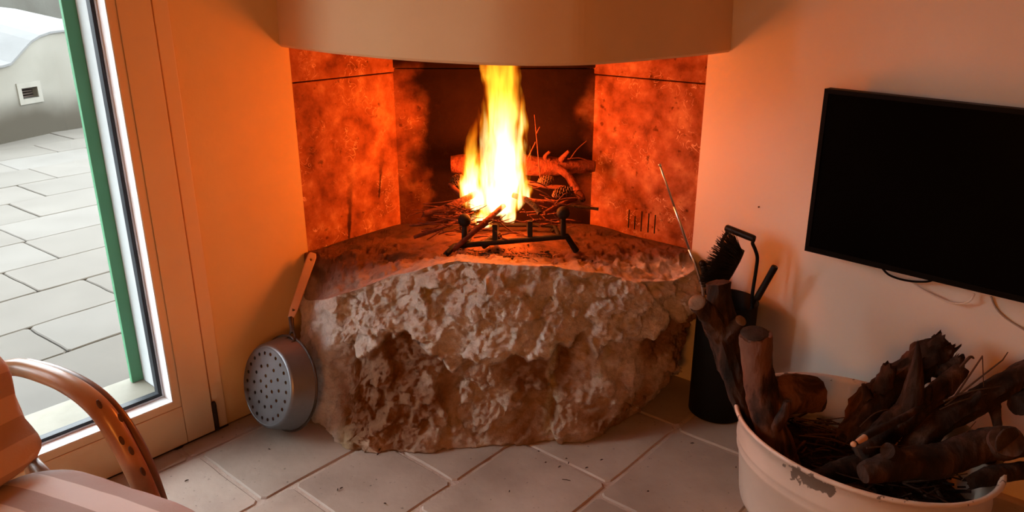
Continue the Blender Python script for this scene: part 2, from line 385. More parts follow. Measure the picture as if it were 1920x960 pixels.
def courtyard_mat():                                   # grey lime render, mossy brown where it meets the paving
    m, nt, b = mat('mossy_courtyard_render')
    geo = nt.nodes.new('ShaderNodeNewGeometry')
    sep = nt.nodes.new('ShaderNodeSeparateXYZ'); nt.links.new(geo.outputs['Position'], sep.inputs[0])
    n = nt.nodes.new('ShaderNodeTexNoise'); n.inputs['Scale'].default_value = 1.3; n.inputs['Detail'].default_value = 6
    nt.links.new(geo.outputs['Position'], n.inputs['Vector'])
    r = ramp(nt, [(0.3, (0.085, 0.080, 0.066)), (0.7, (0.125, 0.121, 0.106))])
    nt.links.new(n.outputs['Fac'], r.inputs['Fac'])
    ad = nt.nodes.new('ShaderNodeMath'); ad.operation = 'MULTIPLY_ADD'; ad.inputs[1].default_value = -0.5
    nt.links.new(n.outputs['Fac'], ad.inputs[0]); nt.links.new(sep.outputs[2], ad.inputs[2])
    mr = nt.nodes.new('ShaderNodeMapRange'); mr.interpolation_type = 'SMOOTHSTEP'
    mr.inputs['From Min'].default_value = -0.02; mr.inputs['From Max'].default_value = 0.34
    nt.links.new(ad.outputs[0], mr.inputs['Value'])
    mx = nt.nodes.new('ShaderNodeMix'); mx.data_type = 'RGBA'
    nt.links.new(mr.outputs[0], mx.inputs['Factor']); mx.inputs['A'].default_value = (0.018, 0.014, 0.007, 1)
    nt.links.new(r.outputs['Color'], mx.inputs['B']); nt.links.new(mx.outputs['Result'], b.inputs['Base Color'])
    b.inputs['Roughness'].default_value = 0.95
    return m


M['courtyard'] = courtyard_mat()
M['vent_frame'] = noise_mat('vent_frame_render', [(0.3, (0.11, 0.105, 0.09)), (0.7, (0.14, 0.135, 0.12))], 4, 4, 0.9, 0.1)
M['vent_slat'] = noise_mat('rusty_vent_slat', [(0.3, (0.02, 0.013, 0.010)), (0.7, (0.04, 0.026, 0.02))], 10, 4, 0.8, 0.1)


def glass_mat():
    m, nt, b = mat('window_glass')
    nt.nodes.remove(b)
    tr = nt.nodes.new('ShaderNodeBsdfTransparent'); tr.inputs[0].default_value = (0.95, 0.97, 0.96, 1)
    gl = nt.nodes.new('ShaderNodeBsdfGlossy'); gl.inputs['Roughness'].default_value = 0.02
    fr = nt.nodes.new('ShaderNodeFresnel'); fr.inputs['IOR'].default_value = 1.45
    mx = nt.nodes.new('ShaderNodeMixShader')
    ge = nt.nodes.new('ShaderNodeNewGeometry')             # the far face of the pane must not reflect from within
    bk = nt.nodes.new('ShaderNodeMath'); bk.operation = 'SUBTRACT'; bk.inputs[0].default_value = 1.0
    nt.links.new(ge.outputs['Backfacing'], bk.inputs[1])
    ml = nt.nodes.new('ShaderNodeMath'); ml.operation = 'MULTIPLY'
    nt.links.new(fr.outputs[0], ml.inputs[0]); nt.links.new(bk.outputs[0], ml.inputs[1])
    nt.links.new(ml.outputs[0], mx.inputs[0]); nt.links.new(tr.outputs[0], mx.inputs[1]); nt.links.new(gl.outputs[0], mx.inputs[2])
    nt.links.new(mx.outputs[0], nt.nodes['Material Output'].inputs['Surface'])
    return m


M['glass'] = glass_mat()


def tub_mat():                                         # cream enamel, rusty chips along the rim and one large flaked patch
    m, nt, b = mat('chipped_cream_enamel')
    tc = nt.nodes.new('ShaderNodeTexCoord')
    n1 = nt.nodes.new('ShaderNodeTexNoise'); n1.inputs['Scale'].default_value = 5; n1.inputs['Detail'].default_value = 6
    nt.links.new(tc.outputs['Object'], n1.inputs['Vector'])
    r1 = ramp(nt, [(0.3, (0.50, 0.40, 0.32)), (0.7, (0.62, 0.51, 0.42))])
    nt.links.new(n1.outputs['Fac'], r1.inputs['Fac'])
    n2 = nt.nodes.new('ShaderNodeTexNoise'); n2.inputs['Scale'].default_value = 38; n2.inputs['Detail'].default_value = 5
    nt.links.new(tc.outputs['Object'], n2.inputs['Vector'])
    ats = nt.nodes.new('ShaderNodeAttribute'); ats.attribute_name = 'chip'
    ad = nt.nodes.new('ShaderNodeMath'); ad.operation = 'ADD'
    nt.links.new(n2.outputs['Fac'], ad.inputs[0]); nt.links.new(ats.outputs['Fac'], ad.inputs[1])
    r2 = ramp(nt, [(0.80, (0, 0, 0)), (0.83, (1, 1, 1))])
    nt.links.new(ad.outputs[0], r2.inputs['Fac'])
    mx = nt.nodes.new('ShaderNodeMix'); mx.data_type = 'RGBA'
    nt.links.new(r2.outputs['Color'], mx.inputs['Factor'])
    nt.links.new(r1.outputs['Color'], mx.inputs['A']); mx.inputs['B'].default_value = (0.13, 0.095, 0.07, 1)
    nt.links.new(mx.outputs['Result'], b.inputs['Base Color'])
    b.inputs['Roughness'].default_value = 0.42
    return m


M['tub'] = tub_mat()


def stripe_mat(name, axis, width, a, bcol, phase=0.0):
    m, nt, b = mat(name)
    tc = nt.nodes.new('ShaderNodeTexCoord')
    sep = nt.nodes.new('ShaderNodeSeparateXYZ'); nt.links.new(tc.outputs['Object'], sep.inputs[0])
    ad = nt.nodes.new('ShaderNodeMath'); ad.operation = 'MULTIPLY_ADD'
    ad.inputs[1].default_value = 1.0 / width; ad.inputs[2].default_value = phase
    nt.links.new(sep.outputs[axis], ad.inputs[0])
    fr = nt.nodes.new('ShaderNodeMath'); fr.operation = 'FRACT'
    nt.links.new(ad.outputs[0], fr.inputs[0])
    r = ramp(nt, [(0.0, a), (0.49, a), (0.51, bcol), (0.99, bcol), (1.0, a)])
    nt.links.new(fr.outputs[0], r.inputs['Fac'])
    nt.links.new(r.outputs['Color'], b.inputs['Base Color'])
    b.inputs['Roughness'].default_value = 0.9
    n = nt.nodes.new('ShaderNodeTexNoise'); n.inputs['Scale'].default_value = 220; n.inputs['Detail'].default_value = 2
    nt.links.new(tc.outputs['Object'], n.inputs['Vector'])
    n7 = nt.nodes.new('ShaderNodeTexNoise'); n7.inputs['Scale'].default_value = 9; n7.inputs['Detail'].default_value = 3
    nt.links.new(tc.outputs['Object'], n7.inputs['Vector'])
    bp = nt.nodes.new('ShaderNodeBump'); bp.inputs['Strength'].default_value = 0.2; bp.inputs['Distance'].default_value = 0.003
    nt.links.new(n.outputs['Fac'], bp.inputs['Height'])
    bp2 = nt.nodes.new('ShaderNodeBump'); bp2.inputs['Strength'].default_value = 0.35; bp2.inputs['Distance'].default_value = 0.03
    nt.links.new(n7.outputs['Fac'], bp2.inputs['Height'])
    nt.links.new(bp.outputs['Normal'], bp2.inputs['Normal'])
    nt.links.new(bp2.outputs['Normal'], b.inputs['Normal'])
    return m


LIGHT_STRIPE, DARK_STRIPE = (0.66, 0.57, 0.53), (0.40, 0.30, 0.265)
M['stripe_seat'] = stripe_mat('striped_seat_cloth', 1, 0.115, LIGHT_STRIPE, DARK_STRIPE, 0.62)
M['stripe_back'] = stripe_mat('firelit_striped_back_cloth', 2, 0.10, (0.42, 0.265, 0.17), (0.29, 0.172, 0.105), 0.2)  # fire's orange light put into the backrest stripe colours
M['piping'] = noise_mat('cushion_piping', [(0.3, (0.40, 0.26, 0.2)), (0.7, (0.46, 0.31, 0.24))], 20, 2, 0.9, 0.1)


# ---------------------------------------------------------------- helpers: objects
def tag(o, label=None, cat=None, group=None, kind=None):
    if label: o['label'] = label
    if cat: o['category'] = cat
    if group: o['group'] = group
    if kind: o['kind'] = kind
    return o


def empty(name, loc=(0, 0, 0), parent=None):
    o = bpy.data.objects.new(name, None)
    o.empty_display_size = 0.05
    o.location = loc
    if parent: o.parent = parent
    col.objects.link(o)
    return o


def link_mesh(name, me, material, parent=None, smooth=False):
    """vertices are in world metres; a parent is an Empty or mesh whose own origin is taken off again"""
    o = bpy.data.objects.new(name, me)
    if material is not None:
        me.materials.append(material)
    if smooth:
        me.shade_smooth()
    col.objects.link(o)
    if parent:
        o.parent = parent
        p, off = parent, Vector()
        while p:
            off += Vector(p.location); p = p.parent
        o.location = -off
    return o


def from_bm(name, bm, material, parent=None, smooth=False):
    bmesh.ops.recalc_face_normals(bm, faces=bm.faces)
    me = bpy.data.meshes.new(name)
    bm.to_mesh(me); bm.free()
    return link_mesh(name, me, material, parent, smooth)


def recentre(o):
    """move a mesh's origin to its bounding-box base so textures and the object's place read sensibly"""
    vs = [v.co for v in o.data.vertices]
    lo = Vector((min(v.x for v in vs), min(v.y for v in vs), min(v.z for v in vs)))
    hi = Vector((max(v.x for v in vs), max(v.y for v in vs), max(v.z for v in vs)))
    c = Vector(((lo.x + hi.x) / 2, (lo.y + hi.y) / 2, lo.z))
    o.data.transform(Matrix.Translation(-c))
    o.location = Vector(o.location) + c
    return o


def frame_box(bm, o, ax, ay, az, bevel=0.0):
    """box from corner o along three vectors"""
    vs = [bm.verts.new(o + ax * i + ay * j + az * k) for k in (0, 1) for j in (0, 1) for i in (0, 1)]
    fs = [(0, 2, 3, 1), (4, 5, 7, 6), (0, 1, 5, 4), (2, 6, 7, 3), (0, 4, 6, 2), (1, 3, 7, 5)]
    faces = [bm.faces.new([vs[k] for k in f]) for f in fs]
    if bevel:
        es = list({e for f in faces for e in f.edges})
        bmesh.ops.bevel(bm, geom=es, offset=bevel, segments=2, affect='EDGES', profile=0.6)
    return vs


def lbox(bm, s0, s1, z0, z1, o0, o1, bevel=0.0):      # box on the door wall
    frame_box(bm, LW(s0, z0, o0), D1 * (s1 - s0), NL * (o1 - o0), UP * (z1 - z0), bevel)


def rbox(bm, s0, s1, z0, z1, o0, o1, bevel=0.0):      # box on the television wall
    frame_box(bm, RW(s0, z0, o0), -D2 * (s1 - s0), NR * (o1 - o0), UP * (z1 - z0), bevel)


def catmull(P, n):
    """n points per span through the control points (any Vector size)"""
    out = []
    for i in range(len(P) - 1):
        p0 = P[max(i - 1, 0)]; p1 = P[i]; p2 = P[i + 1]; p3 = P[min(i + 2, len(P) - 1)]
        for k in range(n):
            t = k / n
            out.append(0.5 * ((2 * p1) + (p2 - p0) * t + (2 * p0 - 5 * p1 + 4 * p2 - p3) * t * t + (3 * p1 - p0 - 3 * p2 + p3) * t ** 3))
    out.append(P[-1].copy())
    return out


def tube(bm, pts, radii, sides=10, amp=0.0, nscale=12.0, cap=True, seed=0.0, jag=0.0, span=6, ridges=0.0, fine=0.0):
    """swept tube through pts; radii per point; amp = surface noise, jag = torn ends, ridges = bark ridges"""
    pts = [Vector(p) for p in pts]
    P = catmull(pts, span) if span > 1 else pts
    RR = []
    for i in range(len(P)):
        u = i / max(len(P) - 1, 1) * (len(radii) - 1)
        k = min(int(u), len(radii) - 2); f = u - k
        RR.append(radii[k] * (1 - f) + radii[k + 1] * f)
    rings = []
    t0 = (P[1] - P[0]).normalized()
    nrm = t0.orthogonal().normalized()
    for i, p in enumerate(P):
        t = (P[min(i + 1, len(P) - 1)] - P[max(i - 1, 0)]).normalized()
        nrm = (nrm - t * nrm.dot(t)).normalized()
        b = t.cross(nrm)
        ring = []
        for k in range(sides):
            a = 2 * math.pi * k / sides
            d = nrm * math.cos(a) + b * math.sin(a)
            r = RR[i]
            q = p + d * r
            if amp:
                r *= 1 + amp * noise.noise(q * nscale + Vector((seed, seed * 1.7, 0))) + 0.5 * amp * noise.noise(q * nscale * 3 + Vector((seed, 0, seed)))
            if fine:
                r *= 1 + fine * (noise.noise(q * 75 + Vector((seed, 1, 2))) + 0.8 * abs(noise.noise(q * 34 + Vector((5, seed, 2)))))
            if ridges:
                r *= 1 + ridges * noise.noise(Vector((math.cos(a) * 3.5 + seed, math.sin(a) * 3.5, i * 0.16)))
            q = p + d * r
            if jag and (i == 0 or i == len(P) - 1):
                q = q + t * (jag * noise.noise(Vector((k * 1.9 + seed, i * 3.1, 1.3))) * 1.6)
            ring.append(bm.verts.new(q))
        rings.append(ring)
    for i in range(len(rings) - 1):
        for k in range(sides):
            k2 = (k + 1) % sides
            bm.faces.new((rings[i][k], rings[i][k2], rings[i + 1][k2], rings[i + 1][k]))
    if cap:
        bm.faces.new(list(reversed(rings[0])))
        bm.faces.new(rings[-1])
    return rings


def lathe(bm, prof, seg, base, ax=None, ex=None, ey=None, sx=1.0, sy=1.0):
    """spin profile [(r, h)] about axis ax at base; ellipse factors sx, sy along ex, ey"""
    ax = (ax or UP).normalized()
    ex = (ex or ax.orthogonal()).normalized()
    ey = ey or ax.cross(ex)
    rings = []
    for r, h in prof:
        rings.append([bm.verts.new(base + ax * h + ex * (r * sx * math.cos(2 * math.pi * k / seg)) + ey * (r * sy * math.sin(2 * math.pi * k / seg))) for k in range(seg)])
    for i in range(len(rings) - 1):
        for k in range(seg):
            k2 = (k + 1) % seg
            bm.faces.new((rings[i][k], rings[i][k2], rings[i + 1][k2], rings[i + 1][k]))
    return rings


def sphere(bm, c, r, seg=16, sq=1.0):
    g = bmesh.ops.create_uvsphere(bm, u_segments=seg, v_segments=seg // 2, radius=r)
    for v in g['verts']:
        v.co.z *= sq
        v.co += c


# ================================================================ ROOM SHELL
# floor: grout bed, every tile a piece of it
bm = bmesh.new()
frame_box(bm, Vector((-4.2, -1.8, -0.06)), Vector((8.4, 0, 0)), Vector((0, 6.2, 0)), UP * 0.054)
floor = tag(from_bm('floor', bm, M['grout']), 'large pale terracotta tiles laid diagonally with sandy grout', kind='structure')

P0, PW = -1.870, 0.382
rows = {-2: [0.55, 0.96, 1.40, 1.82], -1: [0.53, 0.986, 1.45, 1.9], 0: [0.28, 0.70, 1.092, 1.442, 1.84, 2.28], 1: [0.42, 0.86, 1.275, 1.757, 2.2, 2.6],
        2: [0.44, 0.85, 1.27, 1.69, 2.178, 2.62], 3: [0.6, 1.02, 1.46, 1.9, 2.33, 2.7], 4: [0.75, 1.2, 1.62, 2.05, 2.5], 5: [0.9, 1.36, 1.8, 2.2]}


def flat_pt(s, p, z=0.0):
    return D1 * s + NL * p + UP * z


def slab_piece(name, s0, s1, p0, p1, gap, z0, z1, base, material, parent, wob=0.004, ax=None, ay=None, round_=0.012):
    """a tile with a soft worn outline and chamfered edge"""
    out = []
    n = 6
    c = [(s0 + gap, p0 + gap), (s1 - gap, p0 + gap), (s1 - gap, p1 - gap), (s0 + gap, p1 - gap)]
    for i in range(4):
        (xa, ya), (xb, yb) = c[i], c[(i + 1) % 4]
        L = math.hypot(xb - xa, yb - ya)
        for k in range(n):
            t = (round_ / L) + (1 - 2 * round_ / L) * k / (n - 1)
            x, y = xa + (xb - xa) * t, ya + (yb - ya) * t
            w = wob * noise.noise(Vector((x * 9, y * 9, 0.3)))
            out.append((x + w, y + wob * noise.noise(Vector((x * 9, y * 9, 5.3)))))
    cx, cy = (s0 + s1) / 2, (p0 + p1) / 2
    bm = bmesh.new()
    rings = []
    for f, z in ((1.0, z0), (1.0, z1 - 0.004), (0.0, z1)):
        ring = []
        for x, y in out:
            dx, dy = x - cx, y - cy
            L = math.hypot(dx, dy)
            sh = (0.005 / L) if f == 0.0 else 0.0
            ring.append(bm.verts.new(base + ax * (x - dx * sh) + ay * (y - dy * sh) + UP * z))
        rings.append(ring)
    for i in range(2):
        for k in range(len(out)):
            k2 = (k + 1) % len(out)
            bm.faces.new((rings[i][k], rings[i][k2], rings[i + 1][k2], rings[i + 1][k]))
    bm.faces.new(rings[-1])
    return from_bm(name, bm, material, parent)


room_lim = -2.357
for rr, js in rows.items():
    p0 = P0 + PW * rr; p1 = p0 + PW
    p0 = max(p0, room_lim)
    if p1 - p0 < 0.05:
        continue
    for a_, b_ in zip(js[:-1], js[1:]):
        mid = flat_pt((a_ + b_) / 2, (p0 + p1) / 2)
        slab_piece('tile', a_, b_, p0, p1, 0.0065, -0.02, random.uniform(-0.0015, 0.0), Vector(), M['terracotta'], floor, ax=D1, ay=NL)

# walls
bm = bmesh.new()
lbox(bm, 0.0, 0.408, 0.0, 2.55, -0.05, 0.0)                     # plaster between door and fireplace
lbox(bm, -0.175, 1.60, -0.06, 2.55, -0.26, -0.10)                # masonry behind it
lbox(bm, -0.175, 0.0, -0.06, 2.55, -0.26, -0.072)
lbox(bm, 0.408, 1.55, 1.60, 2.55, -0.10, 0.0)
lbox(bm, 0.408, 0.90, -0.06, 0.395, -0.10, 0.0)
lbox(bm, -1.75, 0.0, 2.2, 2.55, -0.26, 0.0)                      # over the door
lbox(bm, -3.9, -1.75, -0.06, 2.55, -0.26, 0.0)
lbox(bm, -6.5, 1.60, 2.55, 6.4, -0.26, -0.02)                    # unseen height added to keep sky light off the terrace
lbox(bm, -6.5, -3.9, -0.06, 2.55, -0.26, -0.02)
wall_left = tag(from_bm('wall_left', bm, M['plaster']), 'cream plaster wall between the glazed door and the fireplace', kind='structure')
bm = bmesh.new()
rbox(bm, 0.018, 3.9, -0.06, 2.55, -0.10, 0.0)
rbox(bm, -1.1, 3.9, -0.06, 2.55, -0.26, -0.10)
rbox(bm, -1.1, 0.018, 1.60, 2.55, -0.10, 0.0)
rbox(bm, -0.5, 0.018, -0.06, 0.395, -0.10, 0.0)
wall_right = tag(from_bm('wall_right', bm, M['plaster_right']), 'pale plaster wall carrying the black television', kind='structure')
# the room behind the camera, out of view
far_l = LW(-3.9, 0); far_r = RW(3.9, 0)
bm = bmesh.new()
frame_box(bm, far_l + UP * -0.06 - NL * 0.3, NL * 5.5, -D1 * 0.15, UP * 2.61)
tag(from_bm('wall_rear', bm, M['rear']), 'plain brown wall behind the viewer', kind='structure')
bm = bmesh.new(); frame_box(bm, Vector((-30, -30, -0.2)), Vector((60, 0, 0)), Vector((0, 60, 0)), UP * 0.1)
tag(from_bm('ground', bm, M['grey_render']), 'dull ground around the house', kind='structure')
bm = bmesh.new()
frame_box(bm, far_r + UP * -0.06 - NR * 0.3, NR * 5.5, -D2 * 0.15, UP * 2.61)
tag(from_bm('wall_side', bm, M['rear']), 'plain brown wall to the side behind the viewer', kind='structure')
bm = bmesh.new()
frame_box(bm, CORNER + UP * 2.55 + D1 * 0.3 + D2 * 0.3, -D1 * 6.2, -D2 * 6.2, UP * 0.1)
tag(from_bm('ceiling', bm, M['ceiling']), 'plain pale ceiling', kind='structure')

# ---------------------------------------------------------------- glazed door
door = tag(empty('door_1', LW(-0.5, 0)), 'cream glazed door beside the fireplace', kind='structure')
DP = M['door_paint']
for k, (s0, s1) in enumerate(((-0.047, 0.0), (-1.75, -1.703))):
    bm = bmesh.new(); lbox(bm, s0, s1, 0.0, 2.2, -0.071, 0.010, 0.003)
    from_bm('frame_post', bm, DP, door)
bm = bmesh.new(); lbox(bm, -1.703, -0.047, 2.14, 2.2, -0.071, 0.010, 0.003); from_bm('frame_head', bm, DP, door)
bm = bmesh.new(); lbox(bm, -1.75, 0.0, -0.02, 0.006, -0.06, 0.012); from_bm('threshold', bm, M['hinge'], door)


def leaf(sr, sl, sign):
    """one door leaf: sr = hinge edge, sl = meeting edge"""
    a = lambda s: sr - s * sign
    def b(s0, s1, z0, z1, o0, o1, name, material, bev=0.002):
        bm = bmesh.new(); x0, x1 = sorted((s0, s1)); lbox(bm, x0, x1, z0, z1, o0, o1, bev)
        return from_bm(name, bm, material, door)
    b(a(0), a(0.100), 0.008, 2.13, -0.062, 0.020, 'stile', DP)
    b(sl, sl + 0.100 * sign, 0.008, 2.13, -0.062, 0.020, 'stile', DP)
    b(a(0.1015), sl + 0.1015 * sign, 0.008, 0.150, -0.062, 0.020, 'bottom_rail', DP)
    b(a(0.1015), sl + 0.1015 * sign, 2.01, 2.13, -0.062, 0.020, 'top_rail', DP)
    i0, i1 = a(0.1015), sl + 0.1015 * sign
    def ring(name, w, inset, o0, o1, material, zb, zt):
        x0, x1 = sorted((i0, i1)); x0 += inset; x1 -= inset; zb += inset; zt -= inset
        bm = bmesh.new()
        lbox(bm, x0, x0 + w, zb, zt, o0, o1); lbox(bm, x1 - w, x1, zb, zt, o0, o1)
        lbox(bm, x0 + w, x1 - w, zb, zb + w, o0, o1); lbox(bm, x0 + w, x1 - w, zt - w, zt, o0, o1)
        return from_bm(name, bm, material, door)
    ring('sash_moulding', 0.0245, 0.0, -0.060, 0.0175, DP, 0.152, 2.008)
    # splayed glazing bead
    x0, x1 = sorted((i0, i1)); x0 += 0.0245; x1 -= 0.0245; zb, zt = 0.152 + 0.0245, 2.008 - 0.0245
    bm = bmesh.new()
    w = 0.026
    def q(ins, off): return [LW(x0 + ins, zb + ins, off), LW(x1 - ins, zb + ins, off), LW(x1 - ins, zt - ins, off), LW(x0 + ins, zt - ins, off)]
    loops = [[bm.verts.new(p) for p in q(i_, o_)] for i_, o_ in ((0, -0.058), (0, 0.0160), (0.0035, 0.0160), (0.007, -0.024), (0.007, -0.058))]
    for A, B in zip(loops[:-1], loops[1:]):
        for k in range(4):
            bm.faces.new((A[k], A[(k + 1) % 4], B[(k + 1) % 4], B[k]))
    from_bm('glazing_bead', bm, M['bead'], door)
    def rng(name, ins, w_, o0, o1, material):
        bm = bmesh.new()
        lbox(bm, x0 + ins, x0 + ins + w_, zb + ins, zt - ins, o0, o1); lbox(bm, x1 - ins - w_, x1 - ins, zb + ins, zt - ins, o0, o1)
        lbox(bm, x0 + ins + w_, x1 - ins - w_, zb + ins, zb + ins + w_, o0, o1); lbox(bm, x0 + ins + w_, x1 - ins - w_, zt - ins - w_, zt - ins, o0, o1)
        return from_bm(name, bm, material, door)
    rng('spacer', 0.006, 0.008, -0.055, -0.028, M['aluminium'])
    rng('gasket', 0.012, 0.013, -0.056, -0.030, M['gasket'])
    bm = bmesh.new(); lbox(bm, x0 + 0.01, x1 - 0.01, zb + 0.01, zt - 0.01, -0.040, -0.035)
    g = from_bm('pane', bm, M['glass'], door)
    return g


leaf(-0.055, -0.870, 1)
leaf(-1.695, -0.880, -1)
bm = bmesh.new()
lathe(bm, [(0.0, 0.0), (0.0085, 0.0), (0.0085, 0.105), (0.006, 0.112), (0.0, 0.113)], 12, LW(-0.046, 0.006, 0.017))
lbox(bm, -0.054, -0.036, 0.006, 0.104, 0.010, 0.017)
from_bm('hinge', bm, M['hinge'], door)
bm = bmesh.new()
lathe(bm, [(0.0, 0.0), (0.0085, 0.0), (0.0085, 0.105), (0.0, 0.113)], 12, LW(-0.046, 1.85, 0.017))
from_bm('hinge', bm, M['hinge'], door)

# outer reveal, stone sill, green shutter post
bm = bmesh.new()
lbox(bm, -0.181, -0.1752, -0.06, 2.2, -0.262, -0.074)
tag(from_bm('trim_reveal', bm, M['white_render']), 'white rendered reveal outside the glass', kind='structure')
bm = bmesh.new()
lbox(bm, -1.75, -0.1815, -0.06, 0.188, -0.245, -0.074, 0.004)
tag(from_bm('trim_sill', bm, M['sill']), 'cream stone sill outside the glazed door', kind='structure')
t = tag(empty('shutter_post', LW(-0.20, 0.188, -0.20)), 'green painted upright shutter post standing on the stone sill outside the glass', 'shutter')
bm = bmesh.new(); lbox(bm, -0.221, -0.1812, 0.189, 2.2, -0.214, -0.196, 0.002); from_bm('post', bm, M['green'], t)

# unseen slab added over the door to cut the high sky light
bm = bmesh.new(); lbox(bm, -2.6, 0.6, 2.40, 2.54, -0.80, -0.262)
tag(from_bm('trim_sky_blocker', bm, M['grey_render']), 'unseen grey slab added above the glazed door to block high sky light', kind='structure')

# ---------------------------------------------------------------- terrace outside
TZ = 0.12
A53 = R(53)
TX = Vector((math.cos(A53), math.sin(A53), 0)); TY = Vector((-math.sin(A53), math.cos(A53), 0))
bm = bmesh.new()
frame_box(bm, LW(-7.0, -0.2, -0.262), D1 * 13, -NL * 9, UP * (TZ - 0.012 + 0.2))
terrace = tag(from_bm('terrace', bm, M['paver_joint']), 'terrace paved with pale limestone slabs outside the glazed door', kind='structure')
perp = [2.62, 3.08, 3.45, 3.85, 4.265, 4.72, 5.18, 5.68, 6.18, 6.7, 7.2, 7.7, 8.25]
fixed = {3.08: [1.13], 3.45: [1.55], 3.85: [1.34], 4.265: [1.62, 1.05], 4.72: [1.64, 2.35], 5.18: [1.91, 1.2], 5.68: [2.16], 6.18: [2.45, 1.7]}
for p0, p1 in zip(perp[:-1], perp[1:]):
    key = fixed.get(p0, [1.5 + random.random()])
    js = sorted(key)
    while js[0] > -0.9: js.insert(0, js[0] - random.uniform(0.55, 0.85))
    while js[-1] < 4.4: js.append(js[-1] + random.uniform(0.55, 0.85))
    for a_, b_ in zip(js[:-1], js[1:]):
        c = TX * ((a_ + b_) / 2) + TY * ((p0 + p1) / 2)
        corners = [TX * x + TY * y for x in (a_, b_) for y in (p0, p1)]
        if min(-(q - PL).dot(NL) for q in corners) < 0.27:
            continue
        slab_piece('paver', a_, b_, p0, p1, 0.003, TZ - 0.04, TZ + random.uniform(-0.002, 0.002), Vector(), M['paver'], terrace, ax=TX, ay=TY, wob=0.006)

# courtyard wall with its curved whitewashed top and square vent
W0, W1 = Vector((-4.73, 6.98, 0)), Vector((-4.50, 7.94, 0))
WD = (W1 - W0).normalized(); WN = Vector((WD.y, -WD.x, 0))
wp = lambda x, y: at_plane(x, y, W0, WN)
prof_px = [(-90, 150), (-40, 135), (5, 126), (18, 122), (28, 111), (40, 97), (56, 80), (72, 70), (92, 63), (115, 60), (140, 60), (185, 64), (260, 80)]
prof = []
for x, y in prof_px:
    q = wp(x, y); prof.append(((q - W0).dot(WD), q.z))
prof.append((prof[-1][0] + 7.0, prof[-1][1] - 0.15))
vent_px = [(40, 166), (68, 163), (68, 182), (42, 184)]
vq = [wp(*p) for p in vent_px]
vs0 = min((q - W0).dot(WD) for q in vq); vs1 = max((q - W0).dot(WD) for q in vq)
vz0 = min(q.z for q in vq); vz1 = max(q.z for q in vq)
garden_wall = tag(empty('wall_courtyard', W0), 'grey rendered courtyard wall with a curved top across the terrace', kind='structure')
bm = bmesh.new()
def wpt(s, z, d=0.0): return W0 + WD * s + UP * z - WN * d
xs = sorted(set([p[0] for p in prof] + [vs0, vs1]))
def ztop(s):
    for (a, za), (b, zb) in zip(prof[:-1], prof[1:]):
        if a <= s <= b: return za + (zb - za) * (s - a) / (b - a)
    return prof[0][1] if s < prof[0][0] else prof[-1][1]
def quad(bm, *ps): bm.faces.new([bm.verts.new(p) for p in ps])
for a, b in zip(xs[:-1], xs[1:]):
    if abs(a - vs0) < 1e-6 and abs(b - vs1) < 1e-6 or (a >= vs0 - 1e-6 and b <= vs1 + 1e-6):
        quad(bm, wpt(a, 0), wpt(b, 0), wpt(b, vz0), wpt(a, vz0))
        quad(bm, wpt(a, vz1), wpt(b, vz1), wpt(b, ztop(b)), wpt(a, ztop(a)))
    else:
        quad(bm, wpt(a, 0), wpt(b, 0), wpt(b, ztop(b)), wpt(a, ztop(a)))
    quad(bm, wpt(a, 0, 1.0), wpt(b, 0, 1.0), wpt(b, ztop(b), 1.0), wpt(a, ztop(a), 1.0))
for s in (vs0, vs1):
    quad(bm, wpt(s, vz0), wpt(s, vz1), wpt(s, vz1, 0.2), wpt(s, vz0, 0.2))
for z in (vz0, vz1):
    quad(bm, wpt(vs0, z), wpt(vs1, z), wpt(vs1, z, 0.2), wpt(vs0, z, 0.2))
quad(bm, wpt(vs0, vz0, 0.2), wpt(vs1, vz0, 0.2), wpt(vs1, vz1, 0.2), wpt(vs0, vz1, 0.2))
for s in (xs[0], xs[-1]):
    quad(bm, wpt(s, 0), wpt(s, ztop(s)), wpt(s, ztop(s), 1.0), wpt(s, 0, 1.0))
bmesh.ops.remove_doubles(bm, verts=bm.verts, dist=1e-4)
from_bm('wall_body', bm, M['courtyard'], garden_wall)
bm = bmesh.new()
for (a, za), (b, zb) in zip(prof[:-1], prof[1:]):
    lift = 0.02
    vs = [bm.verts.new(p) for p in (wpt(a, za, -0.02), wpt(b, zb, -0.02), wpt(b, zb + lift, -0.02), wpt(a, za + lift, -0.02),
                                    wpt(a, za + 0.25, 1.0), wpt(b, zb + 0.25, 1.0), wpt(a, za, 1.0), wpt(b, zb, 1.0))]
    bm.faces.new((vs[0], vs[1], vs[2], vs[3])); bm.faces.new((vs[3], vs[2], vs[5], vs[4]))
    bm.faces.new((vs[4], vs[5], vs[7], vs[6])); bm.faces.new((vs[0], vs[6], vs[7], vs[1]))
from_bm('coping', bm, M['white_coping'], garden_wall)
bm = bmesh.new()
for (a0, a1, z0, z1) in ((vs0 - 0.045, vs1 + 0.045, vz1, vz1 + 0.05), (vs0 - 0.045, vs1 + 0.045, vz0 - 0.05, vz0), (vs0 - 0.045, vs0, vz0, vz1), (vs1, vs1 + 0.045, vz0, vz1)):
    frame_box(bm, wpt(a0, z0, -0.012), WD * (a1 - a0), -WN * 0.03, UP * (z1 - z0))
from_bm('vent_surround', bm, M['vent_frame'], garden_wall)
bm = bmesh.new()
for k in range(4):
    frame_box(bm, wpt(vs0, vz0 + (vz1 - vz0) * (k + 0.25) / 4, 0.05), WD * (vs1 - vs0), -WN * 0.02, UP * ((vz1 - vz0) / 9))
from_bm('vent_slat', bm, M['vent_slat'], garden_wall)
# house across the courtyard behind that wall
bm = bmesh.new()
frame_box(bm, W0 - WN * 3.2 - WD * 9, WD * 22, -WN * 0.4, UP * 2.2)
tag(from_bm('wall_neighbour', bm, M['grey_render']), 'taller grey rendered wall beyond the courtyard', kind='structure')

